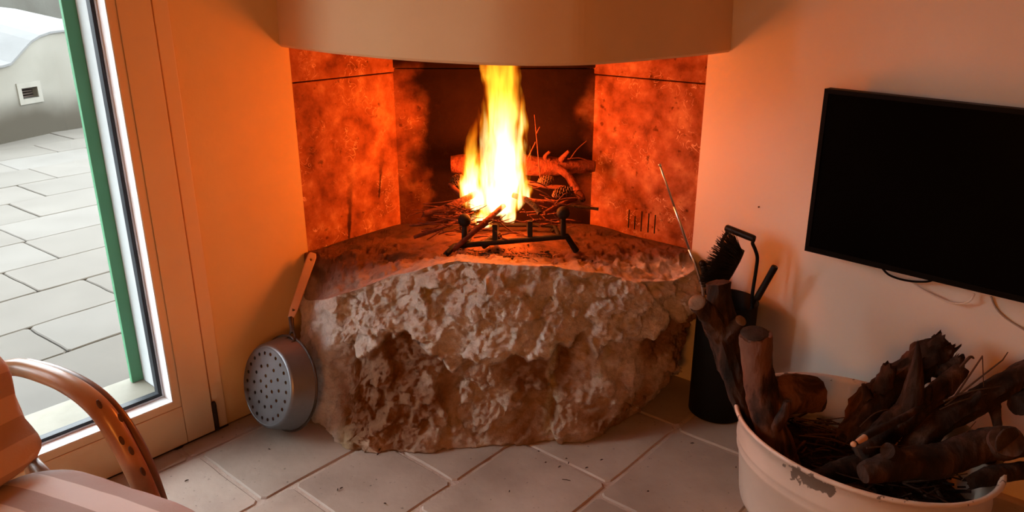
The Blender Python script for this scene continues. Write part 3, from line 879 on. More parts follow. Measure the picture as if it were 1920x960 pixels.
# ================================================================ FIREPLACE
fireplace = tag(empty('fireplace', (-0.05, 2.9, 0.5)), 'corner fireplace with bowed plaster hood and tufa lined firebox', 'fireplace')
SL1 = 0.845                                           # where the left slab meets the back slab
ZC = 1.178                                            # joint between the lower slabs and the upper course


def slab(bm, wallbox, s0, s1, z0, z1, o0, o1):
    wallbox(bm, s0, s1, z0, z1, o0, o1, 0.004)


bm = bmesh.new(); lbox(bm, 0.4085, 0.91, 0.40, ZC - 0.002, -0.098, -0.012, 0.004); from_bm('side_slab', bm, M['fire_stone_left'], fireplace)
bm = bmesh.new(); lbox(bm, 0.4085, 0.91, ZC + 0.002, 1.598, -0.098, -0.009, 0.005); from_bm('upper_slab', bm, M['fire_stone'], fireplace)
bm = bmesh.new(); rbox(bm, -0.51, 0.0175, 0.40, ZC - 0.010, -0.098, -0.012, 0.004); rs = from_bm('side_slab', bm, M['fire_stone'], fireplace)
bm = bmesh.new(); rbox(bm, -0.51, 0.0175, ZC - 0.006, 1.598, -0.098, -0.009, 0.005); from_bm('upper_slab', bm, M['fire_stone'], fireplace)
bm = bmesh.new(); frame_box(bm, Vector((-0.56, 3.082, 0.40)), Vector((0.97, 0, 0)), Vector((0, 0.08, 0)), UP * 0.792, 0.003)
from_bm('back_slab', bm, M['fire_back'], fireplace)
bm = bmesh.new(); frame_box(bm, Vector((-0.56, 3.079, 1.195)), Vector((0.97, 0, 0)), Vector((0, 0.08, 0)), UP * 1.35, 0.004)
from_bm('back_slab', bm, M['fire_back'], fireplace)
# air slots on the right slab: black strips in place of their inner shade
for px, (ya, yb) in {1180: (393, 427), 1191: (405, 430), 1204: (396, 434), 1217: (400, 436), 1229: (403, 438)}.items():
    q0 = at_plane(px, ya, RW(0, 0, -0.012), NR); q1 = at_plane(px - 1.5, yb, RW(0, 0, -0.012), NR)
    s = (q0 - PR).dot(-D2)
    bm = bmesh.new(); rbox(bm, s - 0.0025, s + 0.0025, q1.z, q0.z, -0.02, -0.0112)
    from_bm('air_slot', bm, M['slot_shade'], fireplace)

# bowed hood
hood_px = [(525, 88, 1.304), (575, 95, 1.300), (640, 103, 1.296), (740, 112.5, 1.290), (830, 118.5, 1.286), (930, 123, 1.283), (1030, 124, 1.281),
           (1120, 121.5, 1.281), (1250, 111, 1.282), (1320, 104, 1.284), (1370, 98, 1.285)]
hp = [at_z(x, y, z) for x, y, z in hood_px]
dl = (hp[0] - PL).dot(NL); hp[0] = hp[0] - NL * (dl - 0.0005)
dr = (hp[-1] - PR).dot(NR); hp[-1] = hp[-1] - NR * (dr - 0.0005)
hc = catmull(hp, 8)
bm = bmesh.new()
cen = Vector((-0.05, 3.1, 0))
rings = []
outer_b, outer_t, inner_b, inner_t, lip = [], [], [], [], []
for i, p in enumerate(hc):
    tdir = (hc[min(i + 1, len(hc) - 1)] - hc[max(i - 1, 0)]); tdir.z = 0; tdir.normalize()
    nin = Vector((-tdir.y, tdir.x, 0))
    if nin.dot(cen - p) < 0: nin = -nin
    e = 0.07
    outer_b.append(bm.verts.new(p + UP * 0.008)); lip.append(bm.verts.new(p + nin * 0.007))
    outer_t.append(bm.verts.new(Vector((p.x, p.y, 2.549)) + nin * 0.04))
    inner_b.append(bm.verts.new(p + nin * e)); inner_t.append(bm.verts.new(Vector((p.x, p.y, 2.549)) + nin * (0.04 + e)))
for L1, L2 in ((outer_b, outer_t), (outer_b, lip), (lip, inner_b), (inner_b, inner_t), (inner_t, outer_t)):
    for i in range(len(hc) - 1):
        bm.faces.new((L1[i], L1[i + 1], L2[i + 1], L2[i]))
bm.faces.new((outer_b[0], lip[0], inner_b[0], inner_t[0], outer_t[0]))
bm.faces.new((outer_b[-1], outer_t[-1], inner_t[-1], inner_b[-1], lip[-1]))
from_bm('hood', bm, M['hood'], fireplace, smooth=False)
hood = fireplace.children[-1]
hood.data.shade_auto_smooth(angle=R(35)) if hasattr(hood.data, 'shade_auto_smooth') else None
for f in hood.data.polygons: f.use_smooth = True
hood.data.set_sharp_from_angle(angle=R(40))

# ---------------------------------------------------------------- the great stone in front
# columns: top edge T, mid M, bottom B, back K
cols_ = [
    (Vector((-0.795, 2.700, 0.400)), Vector((-0.806, 2.685, 0.28)), Vector((-0.76, 2.68, 0.0)), Vector((-0.770, 2.722))),
    (at(572, 562, 2.64), at(561, 640, 2.58), at(585, 782, 2.47), Vector((-0.735, 2.745))),
    (at(590, 564, 2.55), at(582, 690, 2.48), at(606, 810, 2.36), Vector((-0.66, 2.85))),
    (at(614, 561, 2.46), at(634, 690, 2.38), at_z(640, 834, 0), Vector((-0.58, 2.945))),
    (at(660, 548, 2.43), at(670, 700, 2.33), at_z(664, 844, 0), Vector((-0.505, 3.035))),
    (at(735, 520, 2.43), at(740, 690, 2.30), at_z(745, 848, 0), Vector((-0.43, 3.074))),
    (at(850, 494, 2.43), at(850, 690, 2.29), at_z(850, 847, 0), Vector((-0.18, 3.074))),
    (at(940, 497, 2.43), at(945, 690, 2.29), at_z(940, 842, 0), Vector((0.0, 3.074))),
    (at(1040, 503, 2.43), at(1045, 690, 2.30), at_z(1040, 833, 0), Vector((0.16, 3.074))),
    (at(1130, 515, 2.45), at(1140, 690, 2.33), at_z(1118, 826, 0), Vector((0.30, 3.072))),
    (at(1200, 530, 2.47), at(1232, 680, 2.40), at(1172, 795, 2.43), Vector((0.39, 3.02))),
    (at(1270, 526, 2.53), at(1294, 645, 2.50), at(1232, 755, 2.58), Vector((0.47, 2.925))),
    (at(1302, 505, 2.62), at(1312, 605, 2.58), Vector((0.57, 2.70, 0.03)), Vector((0.58, 2.83))),
    (Vector((0.672, 2.715, 0.53)), Vector((0.672, 2.72, 0.38)), Vector((0.52, 2.80, 0.05)), Vector((0.668, 2.750))),
]
NCOL = 28
Tc = catmull([c[0] for c in cols_], NCOL); Mc = catmull([c[1] for c in cols_], NCOL); Bc = catmull([c[2] for c in cols_], NCOL)
Kc = catmull([Vector((c[3].x, c[3].y, 0.556)) for c in cols_], NCOL)
# fraction down the face where the rough pale band ends
band = [0.9, 0.9, 0.9, 0.34, 0.34, 0.36, 0.47, 0.50, 0.44, 0.40, 0.33, 0.26, 0.22, 0.2]
JF, JT = 140, 70
def sm(a, b, x):
    t = min(max((x - a) / (b - a), 0), 1); return t * t * (3 - 2 * t)
def facet(p, sc, a, b, seed):
    """broken faces: every voronoi cell is a flat chip with its own height and tilt"""
    q = p * sc + Vector((seed, seed * 0.37, seed * 1.91))
    q = q + noise.noise_vector(q * 1.7) * 0.22
    ds, ps = noise.voronoi(q)
    c = ps[0]; rv = noise.cell_vector(c * 7.31 + Vector((0.5, 0.5, 0.5)))
    h = (noise.cell(c * 3.77) - 0.5) * a
    t = Vector((rv.x - 0.5, rv.y - 0.5, rv.z - 0.5)) * 2
    return h + t.dot(q - c) * b
def fbm(p, o=5, h=0.9): return noise.fractal(p, h, 2.1, o)
verts, stain_and_light = [], []
PALE, OCHRE, BROWN, FLANK_LIT, YELL = Vector((0.88, 0.78, 0.69)), Vector((0.47, 0.255, 0.125)), Vector((0.29, 0.125, 0.05)), Vector((0.90, 0.87, 0.83)), Vector((0.50, 0.42, 0.25))  # left flank colour is lightened to stand in for daylight from the door
n_i = len(Tc)
for i in range(n_i):
    u = i / NCOL
    k = min(int(u), len(band) - 2); bnd = band[k] + (band[k + 1] - band[k]) * (u - k)
    T, Mm, B, K = Tc[i], Mc[i], Bc[i], Kc[i]
    tng = Tc[min(i + 1, n_i - 1)] - Tc[max(i - 1, 0)]; tng.z = 0; tng.normalize()
    nrm = Vector((tng.y, -tng.x, 0))
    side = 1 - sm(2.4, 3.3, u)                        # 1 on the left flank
    edge = min(sm(0, 1.2, u), 1 - sm(11.8, 13.0, u))
    for j in range(JF + 1):                           # bottom -> top
        v = 1 - j / JF                                # 0 top, 1 bottom
        c_ = 2 * Mm - 0.5 * (T + B)
        p = T * (1 - v) ** 2 + c_ * (2 * v * (1 - v)) + B * v ** 2
        q = p * 1.0
        jagb = bnd + 0.13 * noise.noise(Vector((p.x * 7, 3.1, 0))) + 0.06 * noise.noise(Vector((p.x * 22, 1.1, p.z * 6)))
        below = sm(jagb - 0.03, jagb + 0.04, v)
        recess = below * (1 - sm(jagb + 0.1, 0.97, v) * 0.85) * 0.042 * (1 - side)
        # angular spalls: voronoi cells each with their own tilt
        d = -recess
        rough = (1 - 0.55 * side) * (0.35 + 0.65 * edge)
        d += edge * (0.016 * noise.noise(p * 5) + 0.010 * noise.noise(p * 12 + Vector((7, 1, 3))))
        d += rough * (facet(p, 7, 0.018, 0.030, 1.0) + facet(p, 17, 0.010, 0.016, 5.0) + facet(p, 42, 0.0045, 0.007, 9.0))
        d += rough * 0.006 * fbm(p * 60)
        d *= (1 - 0.5 * sm(0.86, 1.0, v)) if v > 0.86 else 1
        if v < 0.04: d *= 0.5 + 0.5 * v / 0.04
        pos = p + nrm * d + UP * (0.006 * fbm(p * 20 + Vector((3, 9, 1))) * edge if 0.02 < v < 0.97 else 0)
        pos.z = max(pos.z, 0.001)
        verts.append(pos)
        # stains, plus daylight painted on the flank
        a1 = noise.noise(p * 4 + Vector((11, 2, 5))); a2 = noise.noise(p * 11 + Vector((1, 22, 5))); a3 = fbm(p * 26)
        w_och = below * (1 - side) * min(max(0.78 + 0.7 * a1 + 0.5 * a2, 0), 1)
        w_bro = below * (1 - side) * sm(0.0, 0.4, a1 + 0.5 * a2 + 0.35 * sm(0.9, 0.4, v) - 0.05)
        c = PALE * (1 + 0.12 * a3)
        c = c.lerp(FLANK_LIT, side)
        c = c.lerp(OCHRE, w_och * 0.9).lerp(BROWN, w_bro * 0.8)
        c = c.lerp(YELL, 0.6 * (1 - side) * sm(0.8, 0.95, v) * sm(4.6, 3.4, u))
        # two pale calcite veins
        for (x0, z0, x1, z1, w) in ((0.150, 0.40, 0.12, 0.02, 0.022), (0.385, 0.42, 0.30, 0.22, 0.014)):
            if min(z0, z1) < p.z < max(z0, z1):
                xx = x0 + (x1 - x0) * (p.z - z0) / (z1 - z0) + 0.03 * noise.noise(Vector((0, p.z * 9, x0)))
                c = c.lerp(Vector((0.64, 0.56, 0.42)), 0.85 * sm(w, w * 0.4, abs(p.x - xx)))
        stain_and_light.append(c)
    for j in range(1, JT + 1):                        # crest -> back of the hearth
        w = j / JT
        p = T.lerp(K, w)
        drop = sm(0.05, 0.42, w)
        p.z = T.z * (1 - drop) + 0.556 * drop
        mid = sm(0.0, 0.12, w) * (1 - sm(0.9, 1.0, w)) * edge
        z = mid * (0.012 * noise.noise(p * 9) + 0.010 * fbm(p * 24) + 0.006 * abs(noise.noise(p * 40))) + edge * (1 - sm(0.9, 1, w)) * 0.006 * noise.noise(p * 16)
        z *= 0.75
        z += mid * (facet(p, 20, 0.006, 0.010, 3.0) + facet(p, 48, 0.003, 0.005, 6.0))
        z *= 1 - 0.55 * sm(0.45, 0.7, w)
        p = p + UP * z + nrm * (edge * (1 - sm(0, 0.15, w)) * (0.020 * noise.noise(T * 5) + 0.018 * noise.noise(T * 12 + Vector((7, 1, 3)))) * 0.5)
        verts.append(p)
        a2 = noise.noise(p * 9 + Vector((1, 22, 5))); a4 = noise.noise(p * 17 + Vector((9, 0, 2)))
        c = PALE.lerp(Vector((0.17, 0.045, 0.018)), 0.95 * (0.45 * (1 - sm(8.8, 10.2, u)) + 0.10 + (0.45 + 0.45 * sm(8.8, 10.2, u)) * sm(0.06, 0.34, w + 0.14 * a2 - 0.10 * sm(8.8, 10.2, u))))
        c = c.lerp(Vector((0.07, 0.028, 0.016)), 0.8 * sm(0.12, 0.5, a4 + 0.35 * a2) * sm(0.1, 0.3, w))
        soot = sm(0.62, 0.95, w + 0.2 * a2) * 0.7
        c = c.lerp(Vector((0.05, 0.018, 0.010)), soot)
        stain_and_light.append(c)
NJ = JF + JT + 1
faces = []
for i in range(n_i - 1):
    for j in range(NJ - 1):
        a = i * NJ + j
        faces.append((a, a + NJ, a + NJ + 1, a + 1))
# closing skirt underneath and behind
b0 = len(verts)
for i in range(n_i):
    verts.append(Vector((Kc[i].x, Kc[i].y, 0.46)))
    stain_and_light.append(PALE)
for i in range(n_i - 1):
    faces.append((i * NJ + NJ - 1, (i + 1) * NJ + NJ - 1, b0 + i + 1, b0 + i))
    faces.append((i * NJ, b0 + i, b0 + i + 1, (i + 1) * NJ))
# keep the stone inside the walls
for k, v in enumerate(verts):
    dl = (v - PL).dot(NL); lim = 0.004 if (v - PL).dot(D1) < 0.408 or v.z < 0.41 else -0.008
    if dl < lim: verts[k] = v = v + NL * (lim - dl)
    dr = (v - PR).dot(NR); lim = 0.004 if (v - PR).dot(-D2) > 0.018 or v.z < 0.41 else -0.008
    if dr < lim: verts[k] = v = v + NR * (lim - dr)
me = bpy.data.meshes.new('hearth_stone')
me.from_pydata([tuple(v) for v in verts], [], faces)
ca = me.color_attributes.new('stain_and_light', 'FLOAT_COLOR', 'POINT')
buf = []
for c in stain_and_light: buf += [max(c.x, 0), max(c.y, 0), max(c.z, 0), 1]
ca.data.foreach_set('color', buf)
bmn = bmesh.new(); bmn.from_mesh(me); bmesh.ops.recalc_face_normals(bmn, faces=bmn.faces); bmn.to_mesh(me)
stone_bvh = BVHTree.FromBMesh(bmn); bmn.free()
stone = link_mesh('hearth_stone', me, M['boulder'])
stone.data.shade_smooth()
recentre(stone)
tag(stone, 'huge rough limestone boulder forming the hearth, ochre stained front and pale left flank brightened as if daylit', 'boulder')


def hearth(x, y, default=0.556):
    h = stone_bvh.ray_cast(Vector((x, y, 1.2)), Vector((0, 0, -1)))
    return h[0].z if h[0] is not None else default


# ================================================================ FIRE: andirons, wood, flames
I = M['iron']
grate = tag(empty('fire_grate', (0, 2.66, 0.556)), 'black wrought iron andirons with two ball topped posts holding the burning wood', 'andirons')
YF = 2.66
fl = at(836, 496, 2.60); fl.z = max(fl.z, hearth(fl.x, fl.y) + 0.010)
fr_ = at(1080, 480, 2.68); fr_.z = hearth(fr_.x, fr_.y) + 0.011
kl, kr = at(853, 461, YF), at(1063, 443, YF)
bm = bmesh.new(); tube(bm, [kl, kl.lerp(kr, 0.33), kl.lerp(kr, 0.66), kr], [0.0105] * 2, 10, 0.04, 30); from_bm('front_bar', bm, I, grate, True)
bm = bmesh.new(); tube(bm, [kl + (kr - kl) * 0.03, kl, kl.lerp(fl, 0.15), fl], [0.0105] * 2, 10, 0.04, 30); from_bm('leg', bm, I, grate, True)
bm = bmesh.new(); tube(bm, [kr - (kr - kl) * 0.03, kr, kr.lerp(fr_, 0.15), fr_], [0.0105, 0.0105, 0.012], 10, 0.04, 30); from_bm('leg', bm, I, grate, True)
def bar_at(x):
    f = (x - 853) / (1063 - 853); return kl.lerp(kr, f)
for x, yt in ((871, 416), (1056, 402)):
    b0_ = bar_at(x); tp = at(x, yt, YF)
    bm = bmesh.new(); tube(bm, [b0_ - UP * 0.008, b0_.lerp(tp, 0.5), tp], [0.0105, 0.0105, 0.009], 10, 0.05, 30)
    post = from_bm('post', bm, I, grate, True)
    bm = bmesh.new(); sphere(bm, tp + UP * 0.006, 0.0245, 20); b = from_bm('ball', bm, I, post, True)
for x, yt in ((928, 418), (994, 412)):
    b0_ = bar_at(x); tp = at(x, yt, YF + 0.02)
    bm = bmesh.new()
    d = (tp - b0_)
    frame_box(bm, b0_ + Vector((-0.009, -0.006, -0.005)), Vector((0.018, 0, 0)), Vector((0, 0.012, 0)), d, 0.001)
    from_bm('post', bm, I, grate)
for x in (878, 930, 994, 1048):
    p = bar_at(x); e = Vector((p.x * 0.98, 2.96, 0.59))
    bm = bmesh.new(); tube(bm, [p + UP * 0.006, p.lerp(e, 0.4) + UP * 0.004, e], [0.008] * 2, 8); from_bm('cross_bar', bm, I, grate, True)
bm = bmesh.new(); tube(bm, [Vector((-0.19, 2.955, hearth(-0.19, 2.955) + 0.01)), Vector((-0.18, 2.955, 0.585)), Vector((0.15, 2.955, 0.585)), Vector((0.16, 2.955, hearth(0.16, 2.955) + 0.01))], [0.009] * 2, 8)
from_bm('rear_bar', bm, I, grate, True)


def limb(name, label, cat, paths, material, group=None, sides=12, amp=0.1, ends=(), ridges=0.0, jag=0.0, parent=None):
    """a piece of wood: first path is the stem, the others branches joined to it; ends = sawn faces"""
    bm = bmesh.new()
    for k, (pts, rad) in enumerate(paths):
        tube(bm, pts, rad, sides * 2 if k == 0 else max(10, sides + 4), amp, 14, True, random.random() * 9, jag if k == 0 else jag * 0.5, ridges=ridges, span=10, fine=amp * 0.35)
    o = from_bm(name, bm, material, parent, True)
    o.data.set_sharp_from_angle(angle=R(50))
    if not parent:
        recentre(o)
    if label: tag(o, label, cat, group)
    for c, ax, r, m_ in ends:
        bm = bmesh.new()
        ax = Vector(ax).normalized()
        lathe(bm, [(r * 0.02, 0.004), (r * 0.5, 0.0045), (r * 0.93, 0.003), (r * 0.985, 0.0), (r * 0.9, -0.004)], 16, Vector(c), ax)
        bmesh.ops.contextual_create
        from_bm('cut_end', bm, m_, o, True)
    return o


# back log, with stubs
bl, br_ = at(846, 308, 2.985), at(1114, 312, 2.99)
limb('burning_log', 'thick knotty pine log lying along the back of the fire', 'log',
     [([bl, bl.lerp(br_, 0.35) + UP * 0.006, bl.lerp(br_, 0.7) - UP * 0.004, br_], [0.034, 0.042, 0.037, 0.022]),
      ([at(1028, 300, 2.97), at(1022, 294, 2.96), at(1031, 284, 2.95)], [0.012, 0.008, 0.005]),
      ([at(1052, 300, 2.97), at(1060, 290, 2.955), at(1067, 283, 2.945)], [0.013, 0.009, 0.006]),
      ([at(1045, 315, 2.96), at(1065, 330, 2.91), at(1088, 366, 2.84), at(1092, 374, 2.83)], [0.017, 0.016, 0.013, 0.012])],
     M['fire_bark'], ends=[(br_, br_ - bl, 0.022, M['char']), (at(1092, 374, 2.83), Vector((0.2, -1, -0.3)), 0.013, M['char'])], amp=0.22)
sticks = [
    ('stout stick slanting from the left up into the base of the flames', (795, 402, 2.70), (845, 386, 2.74), (893, 362, 2.80), 0.013, 'fire_bark'),
    ('short stick below the flames sloping down to the grate bar', (848, 470, 2.635), (905, 420, 2.68), (945, 385, 2.76), 0.010, 'fire_bark'),
    ('reddish stick crossing left behind the ball topped post', (843, 346, 2.90), (858, 360, 2.86), (872, 372, 2.82), 0.011, 'fire_bark'),
    ('stick at the right of the flames pointing to the pine cones', (962, 366, 2.80), (1000, 378, 2.76), (1040, 380, 2.76), 0.011, 'fire_bark'),
    ('pale split stick behind the right hand flames', (985, 340, 2.88), (1020, 348, 2.87), (1060, 352, 2.86), 0.009, 'fire_twig'),
    ('thin straight stick low at the left edge of the heap', (776, 445, 2.70), (820, 430, 2.71), (866, 413, 2.74), 0.007, 'fire_twig'),
    ('long thin stick under the left side of the heap', (768, 423, 2.76), (812, 418, 2.75), (862, 404, 2.76), 0.005, 'fire_twig'),
    ('charred stick leaning on the right ball topped post', (985, 372, 2.74), (1003, 388, 2.71), (1012, 400, 2.69), 0.010, 'char'),
    ('thick charred stub under the grate bar', (905, 462, 2.68), (918, 452, 2.70), (938, 440, 2.72), 0.014, 'char'),
    ('smooth stick lying on the right end of the grate', (1020, 400, 2.70), (1050, 385, 2.75), (1080, 372, 2.82), 0.009, 'fire_bark'),
    ('dark flat splinter at the right edge of the heap', (1060, 384, 2.86), (1090, 388, 2.86), (1122, 392, 2.86), 0.006, 'char'),
]
for lab, a, b, c, r, m_ in sticks:
    limb('firewood_stick', lab, 'stick', [([at(*a), at(*b), at(*c)], [r * 0.9, r, r * 0.95])], M[m_], 'sticks on the fire', 9, 0.15)


def pine_cone(name, label, c, axis, L, r):
    axis = Vector(axis).normalized()
    root = tag(empty(name, c), label, 'pine cone', 'pine cones in the fire')
    bm = bmesh.new()
    ex = axis.orthogonal().normalized(); ey = axis.cross(ex)
    lathe(bm, [(0.001, -L / 2), (r * 0.5, -L * 0.4), (r * 0.62, 0), (r * 0.4, L * 0.35), (0.001, L / 2)], 10, Vector(c), axis)
    from_bm('core', bm, M['cone_scale'], root)
    bm = bmesh.new()
    for k in range(64):
        h = -L * 0.45 + L * 0.92 * k / 64
        rr = r * math.sin(math.pi * (0.12 + 0.80 * (k / 64))) ** 0.7
        a = k * 2.39996
        d = ex * math.cos(a) + ey * math.sin(a); tng = axis.cross(d)
        p = Vector(c) + axis * h
        tip = p + d * rr + axis * 0.006
        w = 0.007
        quad(bm, p + d * rr * 0.4 - tng * w * 0.5, p + d * rr * 0.4 + tng * w * 0.5, tip + tng * w, tip - tng * w)
        quad(bm, p + d * rr * 0.4 - tng * w * 0.5 - axis * 0.004, p + d * rr * 0.4 + tng * w * 0.5 - axis * 0.004, tip + tng * w - axis * 0.003, tip - tng * w - axis * 0.003)
        quad(bm, tip + tng * w, tip - tng * w, tip - tng * w - axis * 0.003, tip + tng * w - axis * 0.003)
    o = from_bm('scale', bm, M['cone_scale'], root); o['kind'] = 'stuff'


pine_cone('pine_cone', 'smaller pine cone lying under the back log', at(1022, 339, 2.87), (0.9, 0.1, 0.15), 0.062, 0.020)
pine_cone('pine_cone', 'larger dark pine cone beside the red branch', at(1054, 361, 2.80), (0.9, -0.3, 0.35), 0.085, 0.023)
pine_cone('pine_cone', 'dark pine cone left of the flames', at(855, 338, 2.90), (0.7, -0.4, 0.5), 0.062, 0.021)

random.seed(21)
def rnd(a, b): return random.uniform(a, b)
tw = []
for k in range(128):                                   # left and front of the heap, then right
    if k < 66: x, y, d = rnd(800, 905), rnd(385, 438), rnd(2.68, 2.82)
    elif k < 90: x, y, d = rnd(900, 990), rnd(408, 455), rnd(2.66, 2.74)
    else: x, y, d = rnd(985, 1085), rnd(345, 425), rnd(2.70, 2.88)
    c = at(x, y, d)
    L = rnd(0.05, 0.14)
    a = rnd(-0.5, 0.9) if x < 940 else rnd(-1.0, 0.5)
    dr_ = Vector((math.cos(a) * 0.9, rnd(-0.4, 0.4), math.sin(a) * 0.55))
    p0, p1 = c - dr_ * L / 2, c + dr_ * L / 2
    for q in (p0, p1):
        q.z = max(q.z, 0.572); q.y = min(q.y, 2.99)
    midp = p0.lerp(p1, 0.5) + Vector((rnd(-1, 1), rnd(-1, 1), rnd(-1, 1))) * 0.012
    tw.append(([p0, midp, p1], rnd(0.0012, 0.0032)))
for pts, r in tw:
    bm = bmesh.new(); tube(bm, pts, [r, r * 0.9, r * 0.5], 5, 0, span=3)
    o = recentre(from_bm('kindling_twig', bm, M['fire_twig']))
    tag(o, 'thin dry twig in the tangled heap of kindling on the andirons', 'twig', 'kindling twigs in the fire')
for lab, pts in (('tall thin twig standing upright right of the flames', [((1014, 345), 2.88), ((1008, 280), 2.89), ((1002, 215), 2.89)]),
                 ('short side twig forking off beside the flames', [((1006, 250), 2.885), ((1012, 238), 2.885)]),
                 ('thin twig slanting away behind the flames', [((988, 300), 2.91), ((1004, 266), 2.91)]),
                 ('pale thin twig leaning above the right end of the back log', [((1070, 297), 2.93), ((1082, 280), 2.93), ((1100, 264), 2.93)]),
                 ('short dark twig lying on the right end of the back log', [((1064, 298), 2.94), ((1085, 296), 2.94), ((1100, 300), 2.94)]),
                 ('pale crooked twig propped on the right sticks', [((1040, 384), 2.72), ((1058, 364), 2.74), ((1068, 363), 2.75)]),
                 ('pale twig jutting out left of the heap', [((792, 382), 2.78), ((830, 379), 2.78), ((868, 372), 2.79)])):
    bm = bmesh.new(); tube(bm, [at(x, y, d) for (x, y), d in pts], [0.0026, 0.0014], 5, 0, span=4)
    tag(recentre(from_bm('kindling_twig', bm, M['fire_twig'])), lab, 'twig')

# ash, crumbs and needles under the grate
bm = bmesh.new()
random.seed(3)
for k in range(260):
    x, y = random.gauss(-0.03, 0.10), random.gauss(2.70, 0.06)
    z = hearth(x, y) + 0.002
    a = rnd(0, 6.28); L = rnd(0.006, 0.03)
    d = Vector((math.cos(a), math.sin(a), rnd(-0.1, 0.25)))
    tube(bm, [Vector((x, y, z + 0.001)), Vector((x, y, z + 0.001)) + d * L], [rnd(0.0008, 0.003)] * 2, 4, 0, span=1)
tag(from_bm('ember_litter', bm, M['char']), 'charred needles and crumbs fallen under the grate', 'embers', kind='stuff')
bm = bmesh.new()
g = bmesh.ops.create_grid(bm, x_segments=24, y_segments=14, size=1)
for v in g['verts']:
    x = -0.02 + v.co.x * 0.26; y = 2.80 + v.co.y * 0.16
    e = max(0, 1 - v.co.length ** 2)
    v.co = Vector((x, y, hearth(x, y) - 0.006 + 0.018 * e ** 0.6 + 0.004 * noise.noise(Vector((x * 40, y * 40, 0)))))
tag(from_bm('ash_bed', bm, M['ash'], smooth=True), 'low bed of ash under the burning wood', 'ash', kind='stuff')


